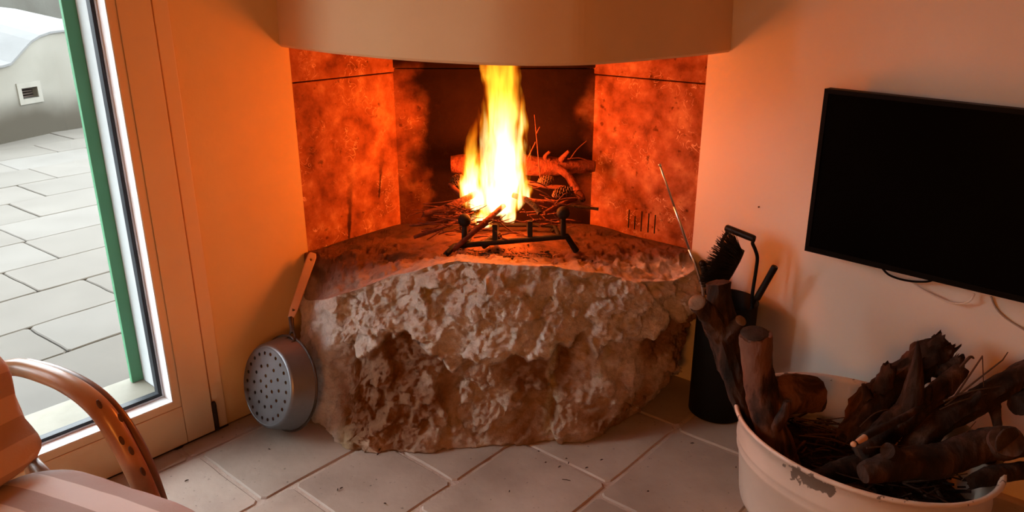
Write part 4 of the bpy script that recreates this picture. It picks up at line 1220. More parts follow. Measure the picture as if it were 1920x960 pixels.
# ---------------------------------------------------------------- flames
def flame_mat(name, prof_r, prof_c, H, gain, hot_top, stretch=0.16, nscale=30.0, seed=0.0, base_cut=0.0, edge=2.7):
    """glowing gas: emission falls off from a swaying core; prof_r / prof_c = radius and sideways drift by height (0..1)"""
    m = bpy.data.materials.new(name); m.use_nodes = True
    nt = m.node_tree; nt.nodes.clear()
    out = nt.nodes.new('ShaderNodeOutputMaterial')
    em = nt.nodes.new('ShaderNodeEmission')
    nt.links.new(em.outputs[0], out.inputs['Volume'])
    tc = nt.nodes.new('ShaderNodeTexCoord')
    sep = nt.nodes.new('ShaderNodeSeparateXYZ'); nt.links.new(tc.outputs['Object'], sep.inputs[0])

    def mt(op, a, b=None, c=None, clamp=False):
        q = nt.nodes.new('ShaderNodeMath'); q.operation = op; q.use_clamp = clamp
        for k, v in enumerate((a, b, c)):
            if v is None: continue
            if isinstance(v, (int, float)): q.inputs[k].default_value = v
            else: nt.links.new(v, q.inputs[k])
        return q.outputs[0]

    def curve(pts, x):
        q = nt.nodes.new('ShaderNodeFloatCurve')
        cv = q.mapping.curves[0]
        while len(cv.points) < len(pts): cv.points.new(0.5, 0.5)
        for k, (a, b) in enumerate(pts):
            cv.points[k].location = (a, b); cv.points[k].handle_type = 'AUTO_CLAMPED'
        q.mapping.update()
        nt.links.new(x, q.inputs['Value'])
        return q.outputs[0]
    h = mt('DIVIDE', sep.outputs[2], H, clamp=True)
    r = mt('MULTIPLY', curve(prof_r, h), 0.2)          # curves are stored 0..1, radius = value * 0.2 m
    c = mt('MULTIPLY', mt('SUBTRACT', curve(prof_c, h), 0.5), 0.4)
    mp = nt.nodes.new('ShaderNodeMapping'); mp.inputs['Scale'].default_value = (1, 1, stretch); mp.inputs['Location'].default_value = (seed, seed * 0.7, seed * 1.3)
    nt.links.new(tc.outputs['Object'], mp.inputs['Vector'])
    nz = nt.nodes.new('ShaderNodeTexNoise'); nz.inputs['Scale'].default_value = nscale; nz.inputs['Detail'].default_value = 3; nz.inputs['Distortion'].default_value = 0.7
    nt.links.new(mp.outputs['Vector'], nz.inputs['Vector'])
    nz2 = nt.nodes.new('ShaderNodeTexNoise'); nz2.inputs['Scale'].default_value = nscale * 0.8; nz2.inputs['Detail'].default_value = 1
    mp2 = nt.nodes.new('ShaderNodeMapping'); mp2.inputs['Scale'].default_value = (0.3, 0.3, 0.55); mp2.inputs['Location'].default_value = (seed + 3, 1, 2)
    nt.links.new(tc.outputs['Object'], mp2.inputs['Vector']); nt.links.new(mp2.outputs['Vector'], nz2.inputs['Vector'])
    sway = mt('MULTIPLY', mt('SUBTRACT', nz2.outputs['Fac'], 0.5), 0.035)
    dx = mt('SUBTRACT', mt('SUBTRACT', sep.outputs[0], c), sway)
    rho = mt('SQRT', mt('ADD', mt('MULTIPLY', dx, dx), mt('MULTIPLY', sep.outputs[1], sep.outputs[1])))
    dn = mt('SUBTRACT', 1.0, mt('DIVIDE', rho, mt('MAXIMUM', r, 0.003)))
    streak = mt('MULTIPLY', mt('SUBTRACT', nz.outputs['Fac'], 0.5), edge)
    x = mt('ADD', dn, streak, clamp=True)
    x = mt('MULTIPLY', x, mt('GREATER_THAN', dn, 0.0))
    ss = nt.nodes.new('ShaderNodeMapRange'); ss.interpolation_type = 'SMOOTHSTEP'
    ss.inputs['From Min'].default_value = 0.04; ss.inputs['From Max'].default_value = 0.62
    nt.links.new(x, ss.inputs['Value'])
    core = ss.outputs[0]
    fade = nt.nodes.new('ShaderNodeMapRange'); fade.interpolation_type = 'SMOOTHSTEP'
    fade.inputs['From Min'].default_value = 1.0; fade.inputs['From Max'].default_value = 0.10
    fade.inputs['To Min'].default_value = hot_top; fade.inputs['To Max'].default_value = 1.0
    nt.links.new(h, fade.inputs['Value'])
    st = mt('MULTIPLY', mt('MULTIPLY', core, fade.outputs[0]), gain)
    rp = ramp(nt, [(0.0, (1.0, 0.07, 0.0)), (0.25, (1.0, 0.20, 0.002)), (0.55, (1.0, 0.50, 0.03)), (1.0, (1.0, 0.80, 0.40))])
    nt.links.new(mt('MULTIPLY', core, fade.outputs[0]), rp.inputs['Fac'])
    nt.links.new(rp.outputs['Color'], em.inputs['Color']); nt.links.new(st, em.inputs['Strength'])
    m.cycles.volume_step_rate = 0.4
    return m


def interp(pts, x):
    for (a, va), (b, vb) in zip(pts[:-1], pts[1:]):
        if a <= x <= b:
            t = (x - a) / (b - a); t = t * t * (3 - 2 * t); return va + (vb - va) * t
    return pts[-1][1]


fire = tag(empty('fire', at(938, 408, 2.80)), 'tall bright wood fire rising from the andirons up under the hood', 'fire')


def flame(px, py, d, H, prof_r, prof_c, gain, hot_top, seed, **kw):
    base = at(px, py, d)
    m = flame_mat('flame_gas', prof_r, prof_c, H, gain, hot_top, seed=seed, **kw)
    bm = bmesh.new()
    rings = []
    n, seg = 26, 20
    for i in range(n + 1):
        h = i / n
        r = max(0.2 * interp(prof_r, h) * 1.04 + 0.004, 0.003); c = 0.4 * (interp(prof_c, h) - 0.5)
        rings.append([bm.verts.new(Vector((c + 1.12 * r * math.cos(2 * math.pi * k / seg), r * math.sin(2 * math.pi * k / seg), h * H))) for k in range(seg)])
    for i in range(n):
        for k in range(seg):
            bm.faces.new((rings[i][k], rings[i][(k + 1) % seg], rings[i + 1][(k + 1) % seg], rings[i + 1][k]))
    bm.faces.new(list(reversed(rings[0]))); bm.faces.new(rings[-1])
    o = from_bm('flame', bm, m, fire)
    o.location = base - Vector(fire.location)
    return o


# main column, left tongue, small licks at the base
flame(945, 400, 2.80, 0.86, [(0, 0.26), (0.06, 0.48), (0.16, 0.52), (0.35, 0.44), (0.6, 0.39), (0.8, 0.40), (1, 0.36)],
      [(0, 0.46), (0.15, 0.49), (0.35, 0.50), (0.6, 0.485), (0.8, 0.49), (1, 0.5)], 46, 0.07, 1.0)
flame(887, 394, 2.78, 0.385, [(0, 0.14), (0.12, 0.26), (0.35, 0.22), (0.6, 0.17), (0.85, 0.10), (1, 0.02)],
      [(0, 0.51), (0.25, 0.50), (0.5, 0.505), (0.75, 0.53), (1, 0.56)], 60, 0.16, 4.0)
flame(874, 372, 2.79, 0.17, [(0, 0.08), (0.3, 0.13), (0.6, 0.10), (1, 0.01)], [(0, 0.5), (0.5, 0.49), (1, 0.53)], 60, 0.2, 7.0)
flame(905, 424, 2.74, 0.09, [(0, 0.18), (0.35, 0.22), (0.7, 0.12), (1, 0.02)], [(0, 0.5), (1, 0.5)], 70, 0.3, 9.0)
flame(952, 418, 2.73, 0.10, [(0, 0.10), (0.35, 0.17), (0.7, 0.10), (1, 0.02)], [(0, 0.5), (1, 0.52)], 70, 0.3, 12.0)
flame(990, 375, 2.80, 0.11, [(0, 0.07), (0.35, 0.12), (0.7, 0.07), (1, 0.01)], [(0, 0.5), (1, 0.47)], 60, 0.2, 15.0)
for k, (px, py, d, w, r) in enumerate(((940, 330, 2.80, 0.42, 0.045), (938, 250, 2.80, 0.34, 0.045), (925, 375, 2.79, 0.24, 0.035))):
    ld = bpy.data.lights.new('fire_glow', 'POINT')
    ld.energy = FIRE_W * w; ld.color = FIRE_COL; ld.shadow_soft_size = r
    lo = bpy.data.objects.new('fire_glow', ld); lo.location = at(px, py, d); col.objects.link(lo)
    lo.parent = fire; lo.location = at(px, py, d) - Vector(fire.location)

# ================================================================ PERFORATED PAN
pc = Vector((-0.826, 2.372, 0.181))
pax = Vector((-0.62, -0.74, 0.26)).normalized()        # the flat bottom faces this way
ex = (UP - pax * UP.dot(pax)).normalized(); ey = pax.cross(ex)
RB, RT, DEP = 0.138, 0.165, 0.085
pan = tag(empty('chestnut_pan', (pc.x, pc.y, 0)), 'perforated steel roasting pan with wooden handle leaning between wall and boulder', 'pan')
bm = bmesh.new()
lathe(bm, [(RT + 0.004, -DEP / 2 - 0.001), (RT, -DEP / 2 + 0.004), (RB + 0.010, DEP / 2 - 0.010), (RB + 0.004, DEP / 2 - 0.003), (RB - 0.004, DEP / 2), (RB - 0.006, DEP / 2 - 0.003),
           (RB + 0.002, DEP / 2 - 0.012), (RT - 0.003, -DEP / 2 + 0.002)], 64, pc, pax, ex, ey)
from_bm('side', bm, M['pan'], pan, True)
bm = bmesh.new()
lathe(bm, [(RT + 0.004 + 0.0045 * math.cos(a), -DEP / 2 + 0.0045 * math.sin(a)) for a in [2 * math.pi * k / 8 for k in range(9)]], 64, pc, pax, ex, ey)
from_bm('rim', bm, M['pan_dark'], pan, True)
# perforated bottom: a filled outline with real holes
cu = bpy.data.curves.new('perforated', 'CURVE'); cu.dimensions = '2D'; cu.fill_mode = 'BOTH'; cu.extrude = 0.0008; cu.resolution_u = 1
def circ(cx, cy, r, n):
    sp = cu.splines.new('POLY'); sp.points.add(n - 1); sp.use_cyclic_u = True
    for k in range(n):
        a = 2 * math.pi * k / n; sp.points[k].co = (cx + r * math.cos(a), cy + r * math.sin(a), 0, 1)
circ(0, 0, RB - 0.003, 64)
for n, rr, ph in ((1, 0.0, 0), (6, 0.036, 0.3), (12, 0.073, 0.1), (22, 0.115, 0.0)):
    for k in range(n):
        a = 2 * math.pi * k / n + ph; circ(rr * math.cos(a), rr * math.sin(a), 0.0062, 12)
tmp = bpy.data.objects.new('tmp', cu); col.objects.link(tmp)
dg = bpy.context.evaluated_depsgraph_get()
me = bpy.data.meshes.new_from_object(tmp.evaluated_get(dg))
bpy.data.objects.remove(tmp); bpy.data.curves.remove(cu)
rot = Matrix((ex, ey, pax)).transposed().to_4x4()
me.transform(Matrix.Translation(pc + pax * (DEP / 2 - 0.0015)) @ rot)
me.materials.clear()
link_mesh('perforated_bottom', me, M['pan'], pan)
# handle: bracket, shank, flat wooden grip with a hanging hole
ht = at(583, 486, 2.655)
rim_top = pc + ex * (RT + 0.002) - pax * (DEP / 2)
hj = at(546, 594, 2.50)
hb = rim_top + ex * 0.004
bm = bmesh.new()
for sgn in (-1, 1):
    tube(bm, [pc + ex * (RT - 0.024) + ey * (sgn * 0.020) + pax * 0.0, rim_top + ey * (sgn * 0.018) + pax * 0.006, rim_top.lerp(hj, 0.45) + ey * (sgn * 0.006)], [0.004] * 2, 8)
tube(bm, [rim_top - ey * 0.018 + pax * 0.008, rim_top + ex * 0.006 + pax * 0.010, rim_top + ey * 0.018 + pax * 0.008], [0.004] * 2, 8)
from_bm('bracket', bm, M['pan_dark'], pan, True)
bm = bmesh.new(); tube(bm, [rim_top.lerp(hj, 0.25), hj, hj.lerp(ht, 0.12)], [0.007, 0.010, 0.012], 12); from_bm('shank', bm, M['pan_dark'], pan, True)
hd = (ht - hj).normalized(); hl = (ht - hj).length + 0.02
hx = hd.cross(-ray(560, 540)).normalized(); hn = hx.cross(hd)
cu = bpy.data.curves.new('grip', 'CURVE'); cu.dimensions = '2D'; cu.fill_mode = 'BOTH'; cu.extrude = 0.006; cu.bevel_depth = 0.004; cu.bevel_resolution = 2
outl = [(-0.009, 0.0), (-0.0125, hl * 0.1), (-0.0145, hl * 0.5), (-0.0165, hl * 0.85), (-0.0155, hl * 0.96), (-0.010, hl), (0.010, hl), (0.0155, hl * 0.96), (0.0165, hl * 0.85), (0.0145, hl * 0.5), (0.0125, hl * 0.1), (0.009, 0.0)]
sp = cu.splines.new('POLY'); sp.points.add(len(outl) - 1); sp.use_cyclic_u = True
for k, (a, b) in enumerate(outl): sp.points[k].co = (a * 0.8, b, 0, 1)
def circ2(cx, cy, r, n):
    sp = cu.splines.new('POLY'); sp.points.add(n - 1); sp.use_cyclic_u = True
    for k in range(n):
        a = 2 * math.pi * k / n; sp.points[k].co = (cx + r * math.cos(a), cy + r * math.sin(a), 0, 1)
circ2(0, hl * 0.90, 0.0075, 12)
tmp = bpy.data.objects.new('tmp', cu); col.objects.link(tmp)
dg = bpy.context.evaluated_depsgraph_get()
me = bpy.data.meshes.new_from_object(tmp.evaluated_get(dg))
bpy.data.objects.remove(tmp); bpy.data.curves.remove(cu)
me.transform(Matrix.Translation(hj) @ Matrix((hx, hd, hn)).transposed().to_4x4()); me.materials.clear()
link_mesh('grip', me, M['handle_wood'], pan)

# ================================================================ HEARTH TOOLS IN THE BLACK BUCKET
BX, BY, BH = 0.768, 2.505, 0.45
bc = Vector((BX, BY, 0))
bucket = tag(empty('ash_bucket', bc), 'tall black metal bucket for hearth tools standing against the wall', 'bucket')
bm = bmesh.new()
rg = lathe(bm, [(0.004, 0.001), (0.098, 0.001), (0.104, 0.006), (0.104, BH - 0.01), (0.107, BH - 0.004), (0.105, BH), (0.101, BH - 0.004), (0.100, 0.02), (0.004, 0.015)], 48, bc)
bm.faces.new(list(reversed(rg[0]))); bm.faces.new(rg[-1])
from_bm('body', bm, M['black_metal'], bucket, True)
hl0 = at(1352, 480, 2.56); hr0 = at(1410, 560, 2.46)
gl_, gr_ = at(1364, 428, 2.54), at(1412, 447, 2.47)
bm = bmesh.new()
tube(bm, [bc + Vector((-0.068, 0.076, BH - 0.04)), hl0, at(1352, 458, 2.555), at(1359, 443, 2.545), at(1363, 436, 2.54), gl_ + UP * 0.001, gl_.lerp(gr_, 0.5), gr_, at(1411, 456, 2.47),
          at(1416, 468, 2.468), at(1420, 484, 2.466), at(1417, 510, 2.464), hr0, bc + Vector((0.078, -0.062, BH - 0.05))], [0.0062] * 2, 8)
from_bm('bail', bm, M['black_metal'], bucket, True)
bm = bmesh.new(); e_ = (gr_ - gl_).normalized()
tube(bm, [gl_ - e_ * 0.006, gl_ + e_ * 0.004, gl_.lerp(gr_, 0.5), gr_ - e_ * 0.004, gr_ + e_ * 0.006], [0.0105, 0.0125, 0.0125, 0.0125, 0.0105], 14)
from_bm('bail_grip', bm, M['grip'], bucket, True)
# brush
bt, bb = at(1392, 468, 2.50), at(1356, 532, 2.50)
brush = tag(empty('hearth_brush', bb), 'black hearth brush with stiff bristles sticking up out of the bucket', 'brush')
bdir = (bt - bb).normalized()
back_n = Vector((-bdir.z, 0, bdir.x))
if back_n.x > 0: back_n = -back_n
bm = bmesh.new()
tube(bm, [bb + bdir * 0.005, bb.lerp(bt, 0.3), bb.lerp(bt, 0.7), bt], [0.010, 0.014, 0.014, 0.009], 10); from_bm('brush_back', bm, M['grip'], brush, True)
bm = bmesh.new(); tube(bm, [bb.lerp(bt, 0.12), bb + Vector((-0.004, 0, -0.06)), Vector((0.775, 2.50, 0.30)), Vector((0.785, 2.495, 0.12))], [0.010, 0.009, 0.008], 10)
from_bm('handle', bm, M['grip'], brush, True)
bm = bmesh.new()
random.seed(5)
for k in range(950):
    f = rnd(0.05, 0.98)
    p = bb.lerp(bt, f) + Vector((0, rnd(-0.02, 0.02), 0))
    d = (back_n + bdir * (f - 0.5) * 1.3 + Vector((rnd(-0.15, 0.15), rnd(-0.7, 0.7), rnd(-0.15, 0.15)))).normalized()
    L = rnd(0.062, 0.096)
    tube(bm, [p, p + d * L * 0.5, p + d * L + Vector((0, 0, rnd(-0.006, 0.004)))], [0.0016, 0.0012, 0.0008], 3, 0, span=1)
from_bm('bristle', bm, M['bristle'], brush)['kind'] = 'stuff'
# poker with ribbed grip
pk0, pk1 = at(1419, 560, 2.46), at(1453, 500, 2.43)
poker = tag(empty('poker', pk0), 'black poker with thick dark grip leaning right in the bucket', 'poker')
pd = (pk1 - pk0).normalized()
bm = bmesh.new(); tube(bm, [pk0, pk0 + pd * 0.006, pk0.lerp(pk1, 0.5), pk1 - pd * 0.006, pk1], [0.009, 0.012, 0.0115, 0.012, 0.009], 14); from_bm('grip', bm, M['grip'], poker, True)
bm = bmesh.new(); tube(bm, [pk0 + pd * 0.01, pk0 - pd * 0.06, Vector((0.775, 2.505, 0.16)), Vector((0.755, 2.51, 0.03))], [0.005] * 2, 8); from_bm('rod', bm, M['iron'], poker, True)
# shovel whose dark top shows behind the brush, at the left rim
s0 = at(1322, 505, 2.53)
shovel = tag(empty('ash_shovel', s0), 'dark ash shovel half hidden behind the brush in the bucket', 'shovel')
bm = bmesh.new(); tube(bm, [at(1318, 497, 2.52), at(1326, 520, 2.52), at(1336, 555, 2.515), Vector((0.72, 2.51, 0.40)), Vector((0.73, 2.51, 0.05))], [0.012, 0.013, 0.010, 0.008, 0.007], 10)
from_bm('handle', bm, M['grip'], shovel, True)
bm = bmesh.new(); sphere(bm, at(1317, 494, 2.52), 0.013, 12); from_bm('knob', bm, M['grip'], shovel, True)
# blow pipe
t0_, t1_ = at(1237, 309, 2.56), at(1316, 536, 2.52)
pipe = tag(empty('blow_pipe', t0_), 'thin bright steel blow pipe leaning out of the bucket towards the fire', 'blow pipe')
dd = (t1_ - t0_)
bm = bmesh.new(); tube(bm, [t0_, t0_ + dd * 0.34], [0.0038] * 2, 10, span=2); from_bm('upper_tube', bm, M['steel'], pipe, True)
bm = bmesh.new(); tube(bm, [t0_ + dd * 0.335, t0_ + dd * 0.70], [0.0046] * 2, 10, span=2); from_bm('middle_tube', bm, M['steel'], pipe, True)
bm = bmesh.new(); tube(bm, [t0_ + dd * 0.69, t1_, Vector((0.705, 2.50, 0.30))], [0.0054] * 2, 10, span=2); from_bm('lower_tube', bm, M['steel'], pipe, True)
bm = bmesh.new(); lathe(bm, [(0.002, -0.003), (0.0055, -0.003), (0.0055, 0.004), (0.002, 0.004)], 10, t0_, dd); from_bm('mouthpiece', bm, M['steel'], pipe, True)

# ================================================================ TELEVISION
tv_bl = at_plane(1508, 470, RW(0, 0, 0.085), NR); tv_tl = at_plane(1546, 166, RW(0, 0, 0.085), NR)
tvh = (tv_tl - tv_bl).length
ta = R(-1.4)
tx = -D2 * math.cos(ta) + UP * math.sin(ta); ty = UP * math.cos(ta) + D2 * math.sin(ta)
ty = (tv_tl - tv_bl).normalized()
tv = tag(empty('television', tv_bl), 'black flat screen television mounted on the right hand wall', 'television')
TVW = tvh * 1.70
o_ = tv_bl - NR * 0.045
bm = bmesh.new(); frame_box(bm, o_, tx * TVW, ty * tvh, NR * 0.040, 0.004); from_bm('casing', bm, M['tv_body'], tv)
bm = bmesh.new()
bz = 0.014
for (a, b, w, h) in ((0, 0, TVW, bz * 1.3), (0, tvh - bz, TVW, bz), (0, bz * 1.3, bz, tvh - 2.3 * bz), (TVW - bz, bz * 1.3, bz, tvh - 2.3 * bz)):
    frame_box(bm, tv_bl - NR * 0.008 + tx * a + ty * b, tx * w, ty * h, NR * 0.008, 0.001)
from_bm('bezel', bm, M['tv_body'], tv)
bm = bmesh.new(); frame_box(bm, tv_bl - NR * 0.010 + tx * bz * 0.9 + ty * bz * 1.2, tx * (TVW - 1.8 * bz), ty * (tvh - 2.1 * bz), NR * 0.006); from_bm('screen', bm, M['tv_screen'], tv)
bm = bmesh.new(); frame_box(bm, tv_bl - NR * 0.0845 + tx * TVW * 0.35 + ty * tvh * 0.3, tx * TVW * 0.3, ty * tvh * 0.4, NR * 0.042); from_bm('wall_bracket', bm, M['tv_body'], tv)
bm = bmesh.new(); frame_box(bm, tv_bl - NR * 0.055 + tx * TVW * 0.25 + ty * 0.02, tx * TVW * 0.5, ty * tvh * 0.6, NR * 0.012, 0.004); from_bm('rear_housing', bm, M['tv_body'], tv)


def cable(name, label, pxs, off, r, material, lead=None):
    pts = [at_plane(x, y, RW(0, 0, off), NR) for x, y in pxs]
    if lead: pts = [pts[0] + UP * lead] + pts
    bm = bmesh.new(); tube(bm, pts, [r] * 2, 8)
    return tag(from_bm(name, bm, material, None, True), label, 'cable')


cable('power_cable', 'black cable hanging in a loop under the television', [(1652, 500), (1668, 516), (1700, 526), (1738, 528), (1760, 520)], 0.03, 0.0035, M['tv_body'])
cable('aerial_cable', 'white cable looping down below the television', [(1702, 522), (1722, 538), (1755, 556), (1785, 568), (1806, 569), (1820, 563), (1827, 551)], 0.022, 0.0030, M['white_cable'])
cable('wall_cable', 'beige cable running down the wall below the television near the right edge', [(1858, 556), (1868, 578), (1888, 598), (1920, 618), (1960, 640)], 0.006, 0.0028, M['grey_cable'])

# ================================================================ TUB OF FIREWOOD
tub_c = PR - D2 * 0.815 + NR * 0.448
ta_ = R(10)
tex = (-D2 * math.cos(ta_) + NR * math.sin(ta_)).normalized(); tey = (D2 * math.sin(ta_) + NR * math.cos(ta_)).normalized()
TA, TB, THT = 0.368, 0.302, 0.30
tub = tag(empty('wash_tub', (tub_c.x, tub_c.y, 0)), 'cream enamelled oval metal tub with chipped rim full of firewood', 'tub')
prof_o = [(0.855, 0.0), (0.875, 0.004), (0.885, 0.02), (0.905, 0.09), (0.93, 0.165), (0.948, 0.176), (0.948, 0.184), (0.938, 0.194), (0.956, 0.204), (0.956, 0.212), (0.944, 0.222),
          (0.952, 0.255), (0.962, 0.286), (0.985, 0.289), (1.0, 0.295), (0.996, 0.302), (0.978, 0.304), (0.958, 0.298), (0.950, 0.288), (0.935, 0.22), (0.90, 0.09), (0.87, 0.012)]
bm = bmesh.new()
rg = lathe(bm, prof_o, 96, Vector((tub_c.x, tub_c.y, 0.0)), UP, tex, tey, TA, TB)
bm.faces.new(list(reversed(rg[0]))); bm.faces.new(rg[-1])
tb = from_bm('body', bm, M['tub'], tub, True)
at_chip = tb.data.attributes.new('chip', 'FLOAT', 'POINT')
chip_c = at_z(1522, 893, 0.268)
for k, v in enumerate(tb.data.vertices):
    w = v.co; val = -0.02
    if w.z > 0.284: val = 0.16
    dd_ = (w - chip_c); L = math.sqrt(dd_.x ** 2 + dd_.y ** 2 + (2.2 * dd_.z) ** 2)
    if L < 0.105: val = max(val, 0.60 * (1 - L / 0.105) + 0.10)
    if abs(w.z - 0.02) < 0.03: val = max(val, 0.1)
    at_chip.data[k].value = val
# litter at the bottom
bm = bmesh.new()
random.seed(12)
n, seg = 10, 40
rings = []
for i in range(n + 1):
    f = i / n
    rings.append([bm.verts.new(Vector((tub_c.x, tub_c.y, 0.13)) + tex * (TA * 0.885 * f * math.cos(2 * math.pi * k / seg)) + tey * (TB * 0.885 * f * math.sin(2 * math.pi * k / seg)) + UP * (0.03 * noise.noise(Vector((f * 4 * math.cos(2 * math.pi * k / seg), f * 4 * math.sin(2 * math.pi * k / seg), 0))))) for k in range(seg)])
for i in range(n):
    for k in range(seg):
        bm.faces.new((rings[i][k], rings[i][(k + 1) % seg], rings[i + 1][(k + 1) % seg], rings[i + 1][k]))
for k in range(420):
    a, f = rnd(0, 6.28), math.sqrt(rnd(0, 0.74))
    p = Vector((tub_c.x, tub_c.y, rnd(0.135, 0.185))) + tex * (TA * f * math.cos(a)) + tey * (TB * f * math.sin(a))
    q = Vector((rnd(-1, 1), rnd(-1, 1), rnd(-0.2, 0.3))).normalized() * rnd(0.02, 0.06)
    tube(bm, [p - q / 2, p + q / 2], [rnd(0.0015, 0.005)] * 2, 4, 0, span=1)
tag(from_bm('bark_litter', bm, M['bark']), 'dark bark crumbs and broken twigs heaped on the bottom of the tub', 'wood litter', kind='stuff')

BK, BP = M['bark'], M['bark_pale']
G = 'firewood in the tub'
# Y-shaped log leaning out to the left
yb = Vector((0.765, 1.995, 0.15))
limb('firewood_log', 'gnarled forked log leaning out of the tub towards the bucket with pale sawn tips', 'log',
     [([yb, at(1392, 745, 2.06), at(1368, 665, 2.10), at(1352, 610, 2.12), at(1345, 530, 2.14)], [0.030, 0.036, 0.042, 0.048, 0.034]),
      ([at(1352, 625, 2.11), at(1330, 592, 2.09), at(1308, 568, 2.06)], [0.036, 0.031, 0.027]),
      ([at(1358, 640, 2.10), at(1372, 620, 2.08), at(1388, 602, 2.06)], [0.028, 0.023, 0.019])], M['bark'], G, 16, 0.16,
     [(at(1307, 567, 2.058), Vector((-0.45, -0.55, 0.70)), 0.0265, M['cut_wood']), (at(1389, 601, 2.058), Vector((0.35, -0.5, 0.8)), 0.018, M['cut_wood'])], ridges=0.22)
# pale stout log with thick lopped branch
limb('firewood_log', 'stout smooth reddish log standing at the left rim with a thick lopped branch', 'log',
     [([Vector((0.80, 1.91, 0.15)), at(1450, 820, 1.95), at(1432, 750, 1.97), at(1421, 690, 1.98), at(1416, 628, 1.98)], [0.050, 0.050, 0.047, 0.043, 0.044]),
      ([at(1440, 752, 1.98), at(1480, 738, 2.00), at(1527, 740, 2.02)], [0.056, 0.060, 0.056]),
      ([at(1452, 800, 1.93), at(1470, 775, 1.91), at(1476, 752, 1.91)], [0.022, 0.016, 0.010])], BP, G, 18, 0.13,
     [(at(1529, 740, 2.021), Vector((0.9, 0.25, 0.05)), 0.054, M['cut_dark']), (at(1416, 625, 1.98), Vector((-0.05, -0.1, 1)), 0.042, M['cut_dark'])], jag=0.01)
# broken bark covered log with torn end
limb('firewood_log', 'hollow broken log with torn bark rising highest at the middle of the tub', 'log',
     [([at(1590, 830, 1.95), at(1640, 760, 2.00), at(1700, 705, 2.03), at(1745, 665, 2.05), at(1770, 640, 2.06)], [0.040, 0.050, 0.047, 0.044, 0.036])], BK, G, 16, 0.30, jag=0.03, ridges=0.3)
limb('bark_strip', 'jagged strip of torn bark standing left of the tall spiky fork', 'bark',
     [([at(1645, 735, 1.98), at(1660, 710, 1.985), at(1670, 686, 1.99)], [0.020, 0.026, 0.020]), ([at(1625, 745, 1.98), at(1622, 730, 1.98), at(1619, 722, 1.98)], [0.014, 0.009, 0.005])], BK, None, 10, 0.4, jag=0.02)
limb('bark_strip', 'jagged strip of torn bark below the top end of the hollow log', 'bark',
     [([at(1760, 700, 2.0), at(1785, 690, 2.0), at(1800, 672, 2.0)], [0.028, 0.026, 0.012])], BK, None, 10, 0.4, jag=0.02)
# spiky fork
limb('firewood_log', 'forked log with a sharp upright spike at the centre of the tub', 'log',
     [([at(1612, 850, 1.84), at(1660, 808, 1.88), at(1705, 775, 1.91), at(1745, 745, 1.93), at(1785, 710, 1.95), at(1806, 690, 1.96)], [0.030, 0.036, 0.040, 0.030, 0.028, 0.020]),
      ([at(1700, 780, 1.91), at(1712, 745, 1.91), at(1718, 700, 1.915), at(1721, 640, 1.92)], [0.036, 0.032, 0.018, 0.002]),
      ([at(1725, 770, 1.91), at(1738, 742, 1.91), at(1742, 725, 1.91)], [0.022, 0.012, 0.004])], BK, G, 14, 0.16, jag=0.012, ridges=0.2)
limb('firewood_stick', 'straight stick with a freshly split orange tip pointing at the viewer', 'stick',
     [([at(1602, 832, 1.70), at(1650, 805, 1.78), at(1690, 785, 1.84), at(1740, 755, 1.90)], [0.006, 0.009, 0.010, 0.010])], BK, None, 8, 0.12,
     [(at(1600, 833, 1.697), Vector((-0.55, -0.7, -0.1)), 0.0075, M['fresh_wood'])])
bm = bmesh.new(); tube(bm, [at(1599, 834, 1.697), at(1612, 826, 1.712), at(1622, 820, 1.725)], [0.004, 0.0078, 0.0092], 8)
tag(from_bm('split_tip', bm, M['fresh_wood'], [o for o in bpy.data.objects if o.name.startswith('firewood_stick') and o.get('label', '').startswith('straight stick')][0], True), 'orange freshly split tip')
# long right log
limb('firewood_log', 'long straight log slanting up to the right side with a downward stub', 'log',
     [([at(1700, 850, 1.85), at(1760, 795, 1.88), at(1830, 755, 1.90), at(1880, 722, 1.91), at(1935, 690, 1.92)], [0.034, 0.038, 0.034, 0.034, 0.030]),
      ([at(1862, 760, 1.895), at(1868, 780, 1.87), at(1872, 806, 1.85)], [0.020, 0.013, 0.010]),
      ([at(1818, 758, 1.88), at(1834, 742, 1.87), at(1840, 733, 1.87)], [0.014, 0.010, 0.006])], BK, G, 14, 0.16, ridges=0.2)
# front log with big round cut face
limb('firewood_log', 'heavy front log with a dark round hollow end and a smaller branch stump', 'log',
     [([at(1618, 888, 1.70), at(1680, 872, 1.72), at(1760, 862, 1.75), at(1830, 838, 1.77), at(1880, 826, 1.775)], [0.026, 0.040, 0.046, 0.044, 0.040]),
      ([at(1686, 868, 1.72), at(1676, 850, 1.71), at(1664, 845, 1.70)], [0.026, 0.022, 0.020]),
      ([at(1850, 850, 1.77), at(1890, 845, 1.80), at(1940, 835, 1.83)], [0.030, 0.026, 0.022]),
      ([at(1872, 835, 1.765), at(1883, 830, 1.735), at(1888, 826, 1.72)], [0.040, 0.041, 0.040])], M['bark'], G, 18, 0.14,
     [(at(1888.5, 826, 1.716), Vector((0.25, -0.95, 0.1)), 0.0395, M['cut_dark'])])
limb('firewood_log', 'short dark log at the right edge of the tub below the round hollow end', 'log',
     [([at(1820, 905, 1.68), at(1870, 890, 1.70), at(1940, 880, 1.74)], [0.018, 0.024, 0.022])], BK, G, 12, 0.25, jag=0.02)
limb('firewood_log', 'dark log with a blunt end at the right edge above the round hollow end', 'log',
     [([at(1905, 762, 1.86), at(1930, 750, 1.88), at(1965, 745, 1.90)], [0.030, 0.034, 0.032])], BK, G, 12, 0.2)
limb('firewood_log', 'dark log lying low across the bottom of the tub beneath the spiky fork', 'log',
     [([Vector((0.84, 1.80, 0.19)), Vector((1.0, 1.86, 0.20)), Vector((1.15, 1.88, 0.2))], [0.032, 0.035, 0.03])], BK, G, 12, 0.2)
